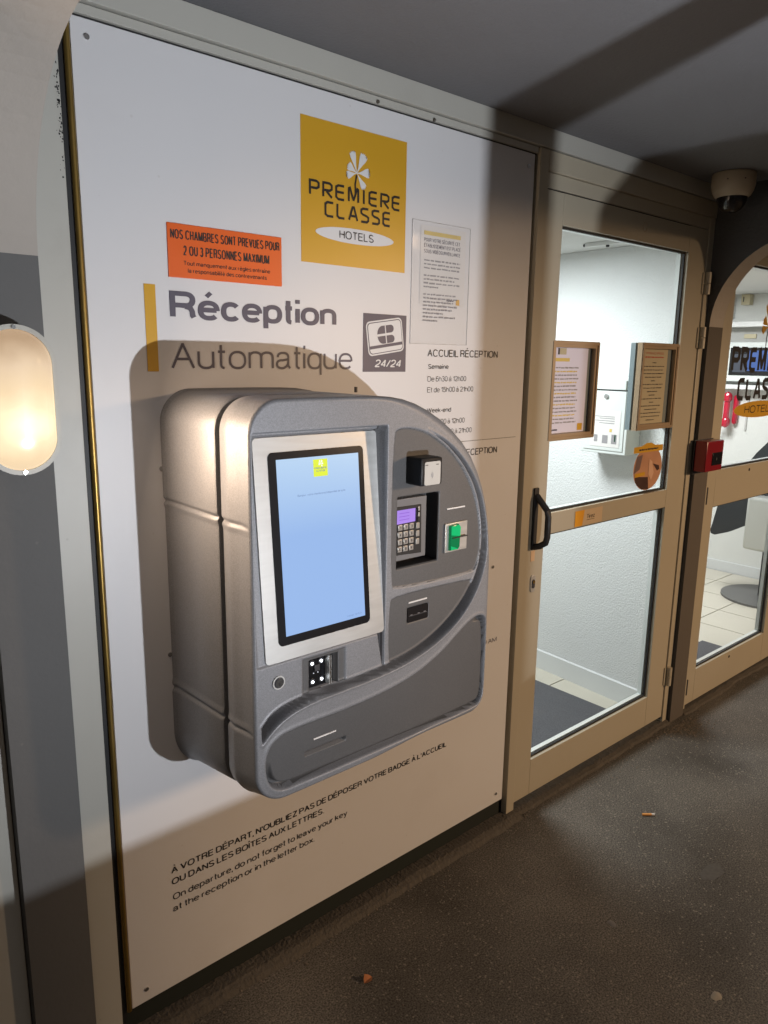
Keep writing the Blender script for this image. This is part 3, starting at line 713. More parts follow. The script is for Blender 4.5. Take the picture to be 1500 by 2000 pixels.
def smooth_loop(pts, step=0.004, it=2):
    P = [np.array(p, float) for p in pts]
    for _ in range(it):  # Chaikin
        Q = []
        n = len(P)
        for i in range(n): a = P[i]; b = P[(i + 1) % n]; Q += [a * .75 + b * .25, a * .25 + b * .75]
        P = Q
    out = []
    n = len(P)
    for i in range(n):
        a = P[i]; b = P[(i + 1) % n]; k = max(1, int(np.linalg.norm(b - a) / step))
        for j in range(k): out.append(a + (b - a) * j / k)
    return np.array(out)


def arc(cx, cz, r, a0, a1, n=7): return [(cx + r * math.cos(math.radians(a0 + (a1 - a0) * k / n)), cz + r * math.sin(math.radians(a0 + (a1 - a0) * k / n))) for k in range(n + 1)]


raw = arc(.731, .770, .070, 180, 270) + [(.90, .700), (1.20, .700)] + arc(1.268, .752, .052, 270, 360, 5) + [(1.3205, .90), (1.3205, 1.05), (1.318, 1.11), (1.306, 1.20), (1.276, 1.286), (1.229, 1.358), (1.160, 1.416), (1.084, 1.455), (1.010, 1.474), (.93, 1.478)] + arc(.726, 1.413, .065, 90, 180)
OUT = smooth_loop(raw, .005, 1)


def sdf(px, pz, poly):
    """signed distance, negative inside"""
    poly = np.asarray(poly, float); n = len(poly); d = np.full(px.shape, 1e9); ins = np.zeros(px.shape, bool)
    for i in range(n):
        x0, z0 = poly[i]; x1, z1 = poly[(i + 1) % n]; ex, ez = x1 - x0, z1 - z0; L2 = ex * ex + ez * ez
        if L2 < 1e-14: continue
        t = np.clip(((px - x0) * ex + (pz - z0) * ez) / L2, 0, 1)
        d = np.minimum(d, (px - x0 - t * ex) ** 2 + (pz - z0 - t * ez) ** 2)
        c = (z0 > pz) != (z1 > pz)
        if ez != 0: ins ^= c & (px < ex * (pz - z0) / ez + x0)
    d = np.sqrt(d); return np.where(ins, -d, d)


def sm(x, a, b):
    t = np.clip((x - a) / (b - a), 0, 1); return t * t * (3 - 2 * t)


# feature outlines on the front (x,z)
bez = [(.668, .984), (.980, .984), (.980, 1.420), (.668, 1.420)]
wedge = [(.958, .988), (.979, .988), (.979, .905), (.974, .905)]
pA = smooth_loop([(.996, 1.085), (1.004, 1.072), (1.245, 1.0655), (1.262, 1.078), (1.2745, 1.115), (1.2725, 1.160), (1.258, 1.228), (1.222, 1.297), (1.170, 1.355), (1.10, 1.398), (1.045, 1.413), (1.006, 1.412), (.9965, 1.400), (.992, 1.24)], .006, 2)
pB = smooth_loop([(.992, 1.045), (1.001, 1.060), (1.240, 1.0545), (1.250, 1.048), (1.232, 1.008), (1.185, .962), (1.120, .927), (1.05, .905), (1.004, .899), (.993, .907), (.990, .96)], .006, 2)
go = [(1.095, 1.403), (1.160, 1.374), (1.222, 1.319), (1.268, 1.252), (1.292, 1.175), (1.297, 1.105), (1.276, 1.033), (1.225, .969), (1.150, .924), (1.053, .896), (.950, .887), (.850, .885), (.800, .884), (.745, .876), (.705, .858), (.676, .832)]
gi = [(.676, .868), (.697, .889), (.735, .901), (.800, .906), (.909, .906), (1.038, .914), (1.131, .944), (1.204, .990), (1.250, 1.042), (1.275, 1.107), (1.272, 1.186), (1.249, 1.263), (1.204, 1.325), (1.150, 1.371)]
def sm_open(p, it=2):
    P = [np.array(q, float) for q in p]
    for _ in range(it):
        Q = [P[0]]
        for a, b in zip(P[:-1], P[1:]): Q += [a * .75 + b * .25, a * .25 + b * .75]
        Q.append(P[-1]); P = Q
    return [tuple(q) for q in P]
groove = sm_open(go) + sm_open(gi)
pocket = smooth_loop([(.684, .752), (.681, .800), (.700, .832), (.745, .843), (.909, .842), (1.055, .858), (1.150, .893), (1.215, .935), (1.258, .957), (1.292, .956), (1.307, .930), (1.311, .775), (1.303, .733), (1.270, .718), (.745, .717), (.705, .724)], .006, 2)

step = 0.0019
xs = np.arange(.650, 1.3262, step); zs = np.arange(.694, 1.4842, step)
GX, GZ = np.meshgrid(xs, zs)
sdO = sdf(GX, GZ, OUT)
dep = np.zeros_like(GX)                       # depth behind the front plane
def rad(x, z): return .007 + .018 * sm(x, .93, 1.14)
RF = rad(GX, GZ)
e = np.clip((RF + sdO) / RF, 0, 1)            # rounded outer edge, tighter on the left
dep += RF * (1 - np.sqrt(np.clip(1 - e * e, 0, 1)))
sb = np.maximum.reduce([.668 - GX, GX - .980, .984 - GZ, GZ - 1.420])
tilt = .004 + .034 * np.clip((GZ - .99) / .415, 0, 1.1)
wl = np.where(GX > .95, .0022, .0030)
dep += tilt * sm(-sb, 0, .0035) * 1.0
# ledge above the plate
dep -= .012 * sm(-sb, 0.0, .0025) * sm(GZ, 1.4085, 1.4115)
sw = sdf(GX, GZ, wedge); dep += .010 * sm(-sw, 0, .004)
sA = sdf(GX, GZ, pA); sB = sdf(GX, GZ, pB)
dep += .0035 * sm(-sA, 0, .0022) + .0035 * sm(-sB, 0, .0022)
sG = sdf(GX, GZ, groove); dep += .038 * sm(-sG, 0, .0035)
# thin bright lip inside the groove
dep -= .0012 * np.exp(-((sG - .003) / .0022) ** 2)
sP = sdf(GX, GZ, pocket)
chan = np.maximum(1 - sm(GZ, .735, .79), sm(GX, 1.255, 1.30))
dep += .0045 * sm(-sP, 0, .0030) + .018 * sm(-sP, 0, .0045) * (1 - sm(-sP, .0105, .0150)) * chan
dep -= .0010 * np.exp(-((sP - .004) / .004) ** 2) * (sP > -.004)
def rect(x0, x1, z0, z1): return np.maximum.reduce([x0 - GX, GX - x1, z0 - GZ, GZ - z1])
dep += .044 * sm(-rect(1.013, 1.133, 1.115, 1.268), -.0005, .0014)     # keypad niche
dep += .0035 * sm(-rect(.769, .8755, .8955, .979), -.0005, .0018)     # scanner surround
dep += .020 * sm(-rect(.787, .857, .904, .971), -.0005, .0016)        # scanner window
dep += .010 * sm(-rect(1.046, 1.109, .988, 1.022), -.0005, .0016)     # card reader
dep += .010 * sm(-rect(.777, .879, .7705, .7795), -.0003, .0016)      # ticket slot
keep = sdO < step * .8
# snap outside verts to the outline
gzg, gxg = np.gradient(sdO, step); nrm = np.sqrt(gxg ** 2 + gzg ** 2) + 1e-9
out_m = sdO > 0
NX = np.where(out_m, GX - gxg / nrm * sdO, GX); NZ = np.where(out_m, GZ - gzg / nrm * sdO, GZ)
dep = np.where(out_m, RF, dep)
idx = -np.ones(GX.shape, int)
inside = sdO <= 0
cellin = inside[:-1, :-1] | inside[1:, :-1] | inside[:-1, 1:] | inside[1:, 1:]
used = np.zeros(GX.shape, bool)
used[:-1, :-1] |= cellin; used[1:, :-1] |= cellin; used[:-1, 1:] |= cellin; used[1:, 1:] |= cellin
idx[used] = np.arange(used.sum())
verts = np.stack([NX[used], YF + dep[used], NZ[used]], 1)
jj, ii = np.nonzero(cellin)
quads = np.stack([idx[jj, ii], idx[jj, ii + 1], idx[jj + 1, ii + 1], idx[jj + 1, ii]], 1)
# per face material: 0 silver, 1 graphite
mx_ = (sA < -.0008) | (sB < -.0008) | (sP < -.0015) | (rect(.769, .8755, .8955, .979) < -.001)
md_ = (sG < -.0030) | ((sb < -.002) & (GX > .972)) | (sw < -.002) | (rect(.777, .879, .7705, .7795) < 0)  # groove, wedge and recess wall: shade put into the colour; slot plain dark
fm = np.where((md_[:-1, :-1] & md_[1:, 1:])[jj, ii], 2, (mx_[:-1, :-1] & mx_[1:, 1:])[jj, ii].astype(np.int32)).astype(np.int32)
me = bpy.data.meshes.new('front_shell')
me.vertices.add(len(verts)); me.vertices.foreach_set('co', verts.ravel())
me.loops.add(len(quads) * 4); me.loops.foreach_set('vertex_index', quads.ravel().astype(np.int32))
me.polygons.add(len(quads)); me.polygons.foreach_set('loop_start', np.arange(len(quads), dtype=np.int32) * 4)
me.polygons.foreach_set('loop_total', np.full(len(quads), 4, np.int32)) if False else None
me.update(calc_edges=True); me.materials.append(kiosk_m); me.materials.append(kiosk_dark); me.materials.append(mat('recess_shade_dark', (.038, .036, .038), .5, var=.1))
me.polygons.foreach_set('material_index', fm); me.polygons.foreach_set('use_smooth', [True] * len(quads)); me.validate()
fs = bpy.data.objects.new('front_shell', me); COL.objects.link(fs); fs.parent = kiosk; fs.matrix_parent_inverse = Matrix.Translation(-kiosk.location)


def loop_at(y, inset=0.0, bulge=0.0, rim=False):
    P = OUT.copy(); n = len(P); yy = np.full(n, float(y))
    if rim: yy = YF + rad(P[:, 0], P[:, 1]) + y
    t = np.roll(P, -1, 0) - np.roll(P, 1, 0); t /= np.linalg.norm(t, axis=1)[:, None] + 1e-12
    nr = np.stack([t[:, 1], -t[:, 0]], 1)      # outward for counter-clockwise loops
    g = np.zeros(n)
    if not rim:
        for z in (1.252, .852): g += .0045 * np.exp(-((P[:, 1] - z) / .0045) ** 2)
        band = sm(P[:, 1], .856, .872) * (1 - sm(P[:, 1], 1.232, 1.248)); g += .0028 * band * (P[:, 0] < .71)
    left = 1 - sm(P[:, 0], .668, .80)
    P = P - nr * (inset + g * (bulge == 0 or not rim) - bulge * left)[:, None]
    low = np.clip((.92 - P[:, 1]) / .22, 0, 1)
    P[:, 1] -= .062 * np.clip(1 + yy / .34, 0, 1) * low * (0 if rim else 1)
    return [(x, y_, z) for (x, z), y_ in zip(P, yy)]


def skin(name, ys, m, closed_front=False):
    V = []; F = []
    for st_ in ys: V += loop_at(*st_)
    n = len(OUT)
    for k in range(len(ys) - 1):
        for i in range(n): j = (i + 1) % n; F.append((k * n + i, k * n + j, (k + 1) * n + j, (k + 1) * n + i))
    if closed_front: F.append([(len(ys) - 1) * n + i for i in range(n)])
    o = mesh_obj(name, V, F, m, kiosk, smooth=True)
    if hasattr(o.data, 'set_sharp_from_angle'): o.data.set_sharp_from_angle(angle=math.radians(40))
    return o
# refine outline along the left side for the pressed lines
ref = []
for i in range(len(OUT)):
    a = OUT[i]; b = OUT[(i + 1) % len(OUT)]; ref.append(a)
    if a[0] < .668 and (abs(a[1] - 1.252) < .03 or abs(a[1] - .852) < .03):
        for k in (1, 2, 3): ref.append(a + (b - a) * k / 4)
OUTF = OUT; OUT = np.array(ref)
skin('back_shell', [(0.0, -.0045), (-.004, -.0045), (-.010, -.001), (-.016, 0), (-.10, 0), (-.2095, 0), (-.2145, .0035), (-.2145, .02)], kiosk_m)
skin('dark_gap', [(-.2146, .018), (-.2352, .018)], black_m)
skin('front_side', [(-.2352, .02), (-.2352, .0035), (-.240, 0, .001), (-.266, 0, .005), (-.272, 0, .005), (-.280, 0, .0035), (-.305, 0, .0008), (.0008, 0, 0, True), (-.0025, .0004, 0, True)], kiosk_m)


# screen plate, tilted: helper placing things on the plate plane
def plate_y(z): return YF + .0035 + .034 * (z - .99) / .415
def plate_poly(name, poly, lift, thick, m, parent, bev=0):
    o = prism(name, poly, 0, thick, m, parent, bev)
    for v in o.data.vertices: v.co.y += plate_y(v.co.z) - lift
    return o
plate = plate_poly('screen_bezel', rrect(.688, .9775, .9875, 1.4065, .006), .003, .010, steel, kiosk, .0012)
plate_poly('screen_glass', rrect(.7175, .9405, 1.0165, 1.3790, .010), .0042, .005, black_gloss, plate)
scr_m = mat('blue_lit_screen', (0.02, 0.02, 0.03), 0.2, emit=(0.27, 0.47, 0.86), es=0.95)
def scr_grad(m):
    nt, N, L, P = m.node_tree, m.node_tree.nodes, m.node_tree.links, m.node_tree.nodes['Principled BSDF']
    tc = N.new('ShaderNodeTexCoord'); s = N.new('ShaderNodeSeparateXYZ'); L.new(tc.outputs['Object'], s.inputs[0])
    mr = N.new('ShaderNodeMapRange'); mr.inputs[1].default_value = 1.364; mr.inputs[2].default_value = 1.22; L.new(s.outputs[2], mr.inputs[0])
    mx = N.new('ShaderNodeMix'); mx.data_type = 'RGBA'; mx.inputs[6].default_value = (.50, .69, .92, 1); mx.inputs[7].default_value = (.32, .50, .85, 1)
    L.new(mr.outputs[0], mx.inputs[0]); L.new(mx.outputs[2], P.inputs['Emission Color'])
scr_grad(scr_m)
scr = plate_poly('screen', [(.7345, 1.0335), (.9270, 1.0335), (.9270, 1.3655), (.7345, 1.3655)], .0050, .0005, scr_m, plate)
logo_e = mat('screen_logo_yellow', (0.3, 0.3, 0.0), 0.3, emit=(.52, .66, .05), es=.9)
ink_e = mat('screen_text_grey', (0.05, 0.06, 0.1), 0.3, emit=(.12, .20, .42), es=.8)
plate_poly('screen_logo', [(.8165, 1.3275), (.8495, 1.3275), (.8495, 1.3600), (.8165, 1.3600)], .0058, .0004, logo_e, scr)
def on_plate(o, lift):
    for v in o.data.vertices: v.co.y = plate_y(v.co.z) - lift
on_plate(text('PREMIERE', .8185, .8475, 1.3415, .0035, 0, ink_e, scr, off=.01), .0064)
on_plate(text('CLASSE', .822, .844, 1.3365, .0035, 0, ink_e, scr, off=.01), .0064)
wh_e = mat('screen_white', (.5, .5, .5), 0.3, emit=(.7, .8, .7), es=.8)
o = flower('screen_flower', .833, 1.3510, .0075, 0, wh_e, scr, None); on_plate(o, .0064)
on_plate(text('Bonjour , votre chambre est disponible de suite', .777, .890, 1.2935, .0038, 0, ink_e, scr), .0058)
on_plate(text('Hôtel  12.5.3', .880, .917, 1.040, .0030, 0, ink_e, scr), .0058)

# contactless reader
nf = box('contactless_reader', 1.034, 1.0955, YF - .042, YF + .006, 1.2950, 1.3530, mat('black_reader_case', (.008, .008, .009), .5, spec=.3), kiosk, bev=.0050)
prism('reader_face', rrect(1.0425, 1.0880, 1.2968, 1.3450, .004), YF - .0432, YF - .040, mat('reader_cream', (.52, .50, .46), .5, var=.04), nf, .0006)
for r0 in (.0035, .006, .0085):
    bm = bmesh.new(); strip(bm, [(1.058 + r0 * math.cos(math.radians(t)), 1.3175 + r0 * math.sin(math.radians(t))) for t in range(-50, 51, 12)], .0009, YF - .0437); from_bm('wave_mark', bm, fade_ink, nf)
for x in (1.0435, 1.0745):
    flat('reader_led', [(x, 1.3378), (x + .008, 1.3378), (x + .008, 1.3392), (x, 1.3392)], YF - .0437, darkpl, nf)
# keypad device inside the niche
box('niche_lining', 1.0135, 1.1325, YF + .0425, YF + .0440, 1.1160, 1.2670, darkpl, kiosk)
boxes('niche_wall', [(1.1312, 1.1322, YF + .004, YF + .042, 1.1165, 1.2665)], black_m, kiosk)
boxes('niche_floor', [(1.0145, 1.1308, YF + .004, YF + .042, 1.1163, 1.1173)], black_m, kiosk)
KY = YF + .021
kp = box('pin_pad', 1.0150, 1.1130, KY, KY + .020, 1.1260, 1.2600, midpl, kiosk, bev=.001)
prism('pad_face', [(1.0155, 1.1400), (1.0990, 1.1350), (1.0960, 1.2430), (1.0155, 1.2440)], KY - .0018, KY + .001, black_m, kp, .0004)
purple = mat('violet_lit_display', (0.1, 0.05, 0.2), 0.3, emit=(.40, .26, .80), es=.8)
pd = flat('pad_display', [(1.0250, 1.2070), (1.0780, 1.2080), (1.0780, 1.2370), (1.0250, 1.2370)], KY - .0026, purple, kp)
pv = mat('violet_text', (0.1, 0.05, 0.2), 0.3, emit=(.22, .10, .6), es=.8)
for z in (1.229, 1.222, 1.215): flat('display_line', [(1.031, z), (1.060, z), (1.060, z + .0016), (1.031, z + .0016)], KY - .0032, pv, pd)
box('display_edge', 1.0784, 1.0835, KY - .006, KY - .0015, 1.2070, 1.2370, black_gloss, kp, bev=.0006)
kn = '123456789C0V'
for r in range(4):
    for c in range(3):
        x = 1.0270 + c * .0165; z = 1.1935 - r * .0158
        k = box('key', x, x + .0125, KY - .0048, KY - .0015, z, z + .0120, key_m, kp, bev=.0008)
        text(kn[r * 3 + c], x + .0045, x + .0080, z + .003, .006, KY - .0052, ink_m, k, off=.02)
for r in range(3): box('function_key', 1.0795, 1.0895, KY - .0048, KY - .0015, 1.1915 - r * .0175, 1.2040 - r * .0175, key_m, kp, bev=.0008)
for z in (1.217, 1.230): box('arrow_key', 1.0862, 1.0905, KY - .0035, KY - .0015, z, z + .009, key_m, kp, bev=.0005)
# lit card slot
cs = box('card_slot_plate', 1.1515, 1.2225, YF - .0015, YF + .006, 1.1285, 1.1945, steel, kiosk, bev=.0015)
green_e = mat('green_lit_slot', (0.0, 0.2, 0.06), 0.3, emit=(0.0, .42, .14), es=.75)
green_d = mat('green_shaded_slot', (0.0, 0.10, 0.035), 0.25, emit=(0.0, .52, .17), es=.18)
gpoly = [(1.1620, 1.1335), (1.1880, 1.1335), (1.1925, 1.1400), (1.1935, 1.1850), (1.1880, 1.1915), (1.1620, 1.1900)]
gp = prism('green_bezel', gpoly, YF - .0085, YF - .001, green_d, cs, .002)
prism('green_light', [(1.1635, 1.1690), (1.1915, 1.1640), (1.1920, 1.1845), (1.1875, 1.1898), (1.1635, 1.1885)], YF - .0096, YF - .0086, green_e, gp)
prism('green_light', [(1.1635, 1.1352), (1.1870, 1.1352), (1.1635, 1.1440)], YF - .0096, YF - .0086, green_e, gp)
box('card_slit', 1.1670, 1.2140, YF - .0112, YF - .0014, 1.1612, 1.1630, black_m, cs)
for x0, x1, z, y in ((1.158, 1.2155, 1.2255, YF + .0030), (1.0485, 1.1035, 1.0325, YF + .0030), (.797, .8535, .7990, YF + .0045)):
    box('pale_dash', x0, x1, y - .0014, y + .0006, z, z + .0030, paper_m, kiosk)
# lower card reader
cr_ = prism('card_reader', rrect(1.0465, 1.1085, .9885, 1.0215, .003), YF + .0025, YF + .008, black_gloss, kiosk, .0008)
box('reader_slit', 1.0500, 1.1040, YF + .0015, YF + .0024, 1.0020, 1.0040, darkpl, cr_)
for x in (1.054, 1.076, 1.094): box('reader_mark', x, x + .006, YF + .0012, YF + .0024, 1.0045, 1.0055, fade_ink, cr_)
# code scanner with four lamps
scn = box('scanner_window', .7885, .8555, YF + .0185, YF + .0200, .9050, .9700, black_gloss, kiosk)
led_m = mat('white_led', (.8, .8, .8), 0.3, emit=(.9, .95, 1.0), es=9)
ledr_m = mat('dim_led', (.4, .4, .4), 0.3, emit=(.8, .85, 1.0), es=.5)
for x, z in ((.8035, .956), (.8255, .957), (.8045, .917), (.8265, .918)):
    cyl('scanner_led', (x, YF + .0184, z), (x, YF + .0150, z), .0026, led_m, scn, seg=12)
    cyl('led_reflector', (x, YF + .0184, z), (x, YF + .0165, z), .0062, darkpl, scn, seg=16)
for x in (.808, .8185): cyl('small_led', (x, YF + .0184, .934), (x, YF + .0172, .934), .0011, ledr_m, scn, seg=8)
box('scanner_lens', .809, .8215, YF + .0150, YF + .0184, .938, .951, darkpl, scn, bev=.001)
for x in (.8365, .8405): box('mirror_edge', x, x + .0012, YF + .0040, YF + .0184, .908, .968, steel, scn)
# lock
lk = cyl('key_lock', (.7135, YF + .004, .9485), (.7135, YF - .0030, .9485), .0135, mat('bright_lock_ring', (.62, .62, .60), .35, .3), kiosk, seg=32)
cyl('lock_core', (.7135, YF - .0029, .9485), (.7135, YF - .0034, .9485), .0108, darkpl, lk, seg=24)
cyl('lock_barrel', (.7135, YF - .0033, .9485), (.7135, YF - .0050, .9485), .0085, chrome, lk, seg=24)
box('keyhole', .7122, .7152, YF - .0054, YF - .0046, .9430, .9490, black_m, lk)
# dust scratches on top of shell
box('roof_clip', 1.010, 1.014, -.20, -.194, 1.4775, 1.489, darkpl, kiosk)

# ================================================================== WALL LAMP
wl_ = root('wall_lamp', (.374, -.034, 1.47), 'lit oval bulkhead lamp with cream rim on the grey left pier', 'lamp')
def oval(cx, cz, hw, hh, n=48):
    out = []; st = hh - hw
    for k in range(n):
        a = 2 * math.pi * k / n; out.append((cx + hw * math.cos(a), cz + hw * math.sin(a) + (st if math.sin(a) >= 0 else -st)))
    return out
def dome(name, cx, cz, hw, hh, y0, h, m, parent, rings=8, p=2.2):
    V = []; F = []; n = 48
    for k in range(rings + 1):
        t = k / rings; s = (1 - t) if k < rings else .0
        s = math.cos(t * math.pi / 2) ** .8 if k < rings else 0.001
        V += [(x, y0 - h * math.sin(t * math.pi / 2), z) for x, z in oval(cx, cz, hw - (1 - s) * hw * .999, hh - (1 - s) * hw * .999, n)]
    for k in range(rings):
        for i in range(n): j = (i + 1) % n; F.append((k * n + i, k * n + j, (k + 1) * n + j, (k + 1) * n + i))
    F.append([rings * n + i for i in range(n)])
    return mesh_obj(name, V, F, m, parent, smooth=True)
LX, LZ = .3675, 1.470
def lens_mat():
    m = bpy.data.materials.new('frosted_lit_lens'); nt, N, L, P = nodes(m)
    tc = N.new('ShaderNodeTexCoord'); s = N.new('ShaderNodeSeparateXYZ'); L.new(tc.outputs['Object'], s.inputs[0])
    # the bulb sits in the lower half of the housing
    cb_ = N.new('ShaderNodeCombineXYZ'); L.new(s.outputs[0], cb_.inputs[0]); L.new(s.outputs[2], cb_.inputs[2])
    vd = N.new('ShaderNodeVectorMath'); vd.operation = 'SUBTRACT'; vd.inputs[1].default_value = (LX + .008, 0, 1.428); L.new(cb_.outputs[0], vd.inputs[0])
    vs = N.new('ShaderNodeVectorMath'); vs.operation = 'MULTIPLY'; vs.inputs[1].default_value = (.9, 1, 1.25); L.new(vd.outputs[0], vs.inputs[0])
    ln = N.new('ShaderNodeVectorMath'); ln.operation = 'LENGTH'; L.new(vs.outputs[0], ln.inputs[0])
    nz = N.new('ShaderNodeTexNoise'); nz.inputs['Scale'].default_value = 17; nz.inputs['Detail'].default_value = 3; L.new(tc.outputs['Object'], nz.inputs['Vector'])
    ma = N.new('ShaderNodeMath'); ma.operation = 'MULTIPLY_ADD'; ma.inputs[1].default_value = .05; L.new(nz.outputs['Fac'], ma.inputs[0]); L.new(ln.outputs['Value'], ma.inputs[2])
    cr = N.new('ShaderNodeValToRGB'); E_ = cr.color_ramp.elements
    E_[0].position = .04; E_[0].color = (1.35, 1.22, .82, 1); E_[1].position = .21; E_[1].color = (.50, .34, .21, 1)
    a = E_.new(.07); a.color = (1.12, .90, .58, 1); a = E_.new(.105); a.color = (.96, .73, .46, 1); a = E_.new(.15); a.color = (.82, .62, .42, 1)
    L.new(ma.outputs[0], cr.inputs[0]); L.new(cr.outputs[0], P.inputs['Emission Color']); P.inputs['Emission Strength'].default_value = 1.0
    P.inputs['Base Color'].default_value = (.02, .018, .014, 1); P.inputs['Roughness'].default_value = .2
    return m
hs = prism('lamp_housing', oval(LX, LZ, .060, .1215), -.075, -.0345, lampring, wl_)
ring_frame('lamp_rim', oval(LX, LZ, .0655, .1265), oval(LX, LZ, .0575, .1185), -.092, -.072, lampring, wl_)
dome('lens', LX, LZ, .0580, .1185, -.086, .026, lens_mat(), wl_)
for z in (LZ + .1215, LZ - .1215): cyl('screw', (LX, -.0925, z), (LX, -.0945, z), .0036, chrome, wl_, seg=12)
# the bulb's light leaving the lens
lamp('bulb_light', 'AREA', (LX + .030, -.128, 1.43), 5.6, (1.0, 0.74, 0.53), .09, target=(LX + .030 + .454, -.128 - .891, 1.32), size_y=.20, shape='ELLIPSE')

# ================================================================== DOORS
FY = -0.001
def post(name, x0, x1, z0, z1, y0, parent, m=cream_door, bev=.0015): return box(name, x0, x1, y0, .044, z0, z1, m, parent, bev)


def glazing(x0, x1, z0, z1, parent):
    g = .007
    p = box('glass_pane', x0 + .002, x1 - .002, .020, .026, z0 + .002, z1 - .002, glass_m, parent)
    ring_frame('rubber_gasket', [(x0, z0), (x1, z0), (x1, z1), (x0, z1)], [(x0 + g, z0 + g), (x1 - g, z0 + g), (x1 - g, z1 - g), (x0 + g, z1 - g)], .0115, .0195, black_m, p)
    g2 = .005
    ring_frame('inner_bead', [(x0, z0), (x1, z0), (x1, z1), (x0, z1)], [(x0 + g2, z0 + g2), (x1 - g2, z0 + g2), (x1 - g2, z1 - g2), (x0 + g2, z1 - g2)], .0265, .0435, boxwhite, p)
    return p

# door frame (part of the facade)
boxes('door_frame', [(1.8405, 1.8805, -.010, .044, 0.0, 2.149)], cream_door, fac, bev=.0015)
boxes('door_frame', [(1.8808, 2.934, -.010, .044, 2.093, 2.1485), (2.8985, 2.934, -.006, .044, 0, 2.0915)], cream_door, fac, bev=.0015)
boxes('door_frame', [(1.8808, 2.8982, -.002, .044, 2.0495, 2.0915)], cream_door, fac, bev=.0015)
boxes('dark_joint', [(1.8275, 1.8402, .012, .0295, 0.0, 2.149), (1.8807, 1.8862, .02, .043, 0, 2.049), (1.8870, 2.8950, .004, .043, 2.0458, 2.0492), (2.8953, 2.8982, .004, .043, .02, 2.049)], black_m, fac)

d1 = root('glass_door', (2.39, 0, 0.03), 'closed glazed door with cream frame between the white board and the dark arch wall', 'door')
post('stile', 1.8870, 1.9745, .035, 2.0455, FY, d1); post('stile', 2.7590, 2.8950, .035, 2.0470, FY, d1)
post('rail', 1.9748, 2.7587, 1.9545, 2.0455, FY, d1); post('rail', 1.9748, 2.7587, .9840, 1.0560, FY, d1); post('rail', 1.9748, 2.7587, .035, .1680, FY, d1)
glazing(1.9748, 2.7587, 1.0562, 1.9543, d1); glazing(1.9748, 2.7587, .1682, .9838, d1)
# hinges
for z in (1.81, 1.605, .185):
    h = cyl('hinge', (2.903, -.014, z), (2.903, -.014, z + .040), .0115, cream_door, d1, seg=16)
    cyl('hinge_knuckle', (2.903, -.014, z + .0425), (2.903, -.014, z + .082), .0115, cream_door, h, seg=16)
    boxes('hinge_leaf', [(2.880, 2.900, -.006, -.0012, z + .002, z + .080)], cream_door, h)
# handle
hd = box('pull_handle', 1.903, 1.925, -.010, -.0012, .945, 1.150, black_m, d1, bev=.003)
tube('grip', [(1.914, -.008, 1.125), (1.916, -.024, 1.108), (1.921, -.048, 1.080), (1.922, -.052, 1.06), (1.922, -.052, .995), (1.921, -.048, .975), (1.916, -.030, .962), (1.914, -.008, .955)], .0105, black_m, hd, seg=10)
box('pale_label', 1.9085, 1.9290, -.0022, -.0011, .905, .940, mat('pale_orange_label', (.62, .42, .25), .5, var=.05), d1)
lo = prism('lock_escutcheon', oval(1.9255, .8275, .0125, .0300, 24), -.005, -.0012, steel, d1, .001)
lb = prism('lock_cylinder', oval(1.9255, .8270, .0065, .0150, 20), -.0075, -.0048, darkpl, lo)
cyl('plug', (1.9255, -.0074, .834), (1.9255, -.0090, .834), .006, brass, lb, seg=16)
ring_frame('round_mark', ellipse(2.442, 2.005, .012, .016, 24), ellipse(2.442, 2.005, .0105, .0145, 24), -.0016, -.0010, frame_m, d1)
# pull sticker
st = root('door_sticker', (2.225, FY, .99), 'small cream and orange pull sticker on the middle rail of the glass door', 'sticker')
flat('sticker_back', [(2.143, .988), (2.310, .988), (2.310, 1.043), (2.143, 1.043)], -.0018, mat('cream_sticker', (.60, .46, .30), .4, var=.05), st)
flat('orange_block', [(2.143, .988), (2.188, .988), (2.198, 1.043), (2.143, 1.043)], -.0024, mat('orange_sticker', (.78, .36, .02), .4, var=.05), st)
text('Tirez', 2.214, 2.262, 1.010, .0150, -.0024, ink_m, st, off=.004)
flat('underline', [(2.214, 1.004), (2.262, 1.004), (2.262, 1.0055), (2.214, 1.0055)], -.0024, ink_m, st)


def snap_frame(x0, x1, z0, z1, label, paper, head, seed, px0, px1):
    f = root('poster_frame', ((x0 + x1) / 2, .0, z0), label, 'poster frame', 'framed notices fixed to the glass door')
    wv = .021
    ring_frame('frame', [(x0, z0), (x1, z0), (x1, z1), (x0, z1)], [(x0 + wv, z0 + wv), (x1 - wv, z0 + wv), (x1 - wv, z1 - wv), (x0 + wv, z1 - wv)], -.0005, .0190, frame_m, f)
    ring_frame('frame_lip', [(x0 + .003, z0 + .003), (x1 - .003, z0 + .003), (x1 - .003, z1 - .003), (x0 + .003, z1 - .003)], [(x0 + .011, z0 + .011), (x1 - .011, z0 + .011), (x1 - .011, z1 - .011), (x0 + .011, z1 - .011)], -.0040, -.0006, frame_m, f)
    flat('backing', [(x0 + .004, z0 + .004), (x1 - .004, z0 + .004), (x1 - .004, z1 - .004), (x0 + .004, z1 - .004)], .0150, mat('grey_backing', (.16, .19, .19), .6, var=.1), f)
    pp = flat('paper', [(px0, z0 + .022), (px1, z0 + .022), (px1, z1 - .020), (px0, z1 - .020)], .0138, paper, f)
    return f, pp
fl, pl = snap_frame(1.9600, 2.2210, 1.2945, 1.6130, 'left of the two framed notices on the door glass, lilac sheet with yellow lines', lilac_paper, None, 1, 1.980, 2.178)
flat('yellow_block', [(1.990, 1.548), (2.075, 1.548), (2.075, 1.559), (1.990, 1.559)], .0130, fade_yellow, pl)
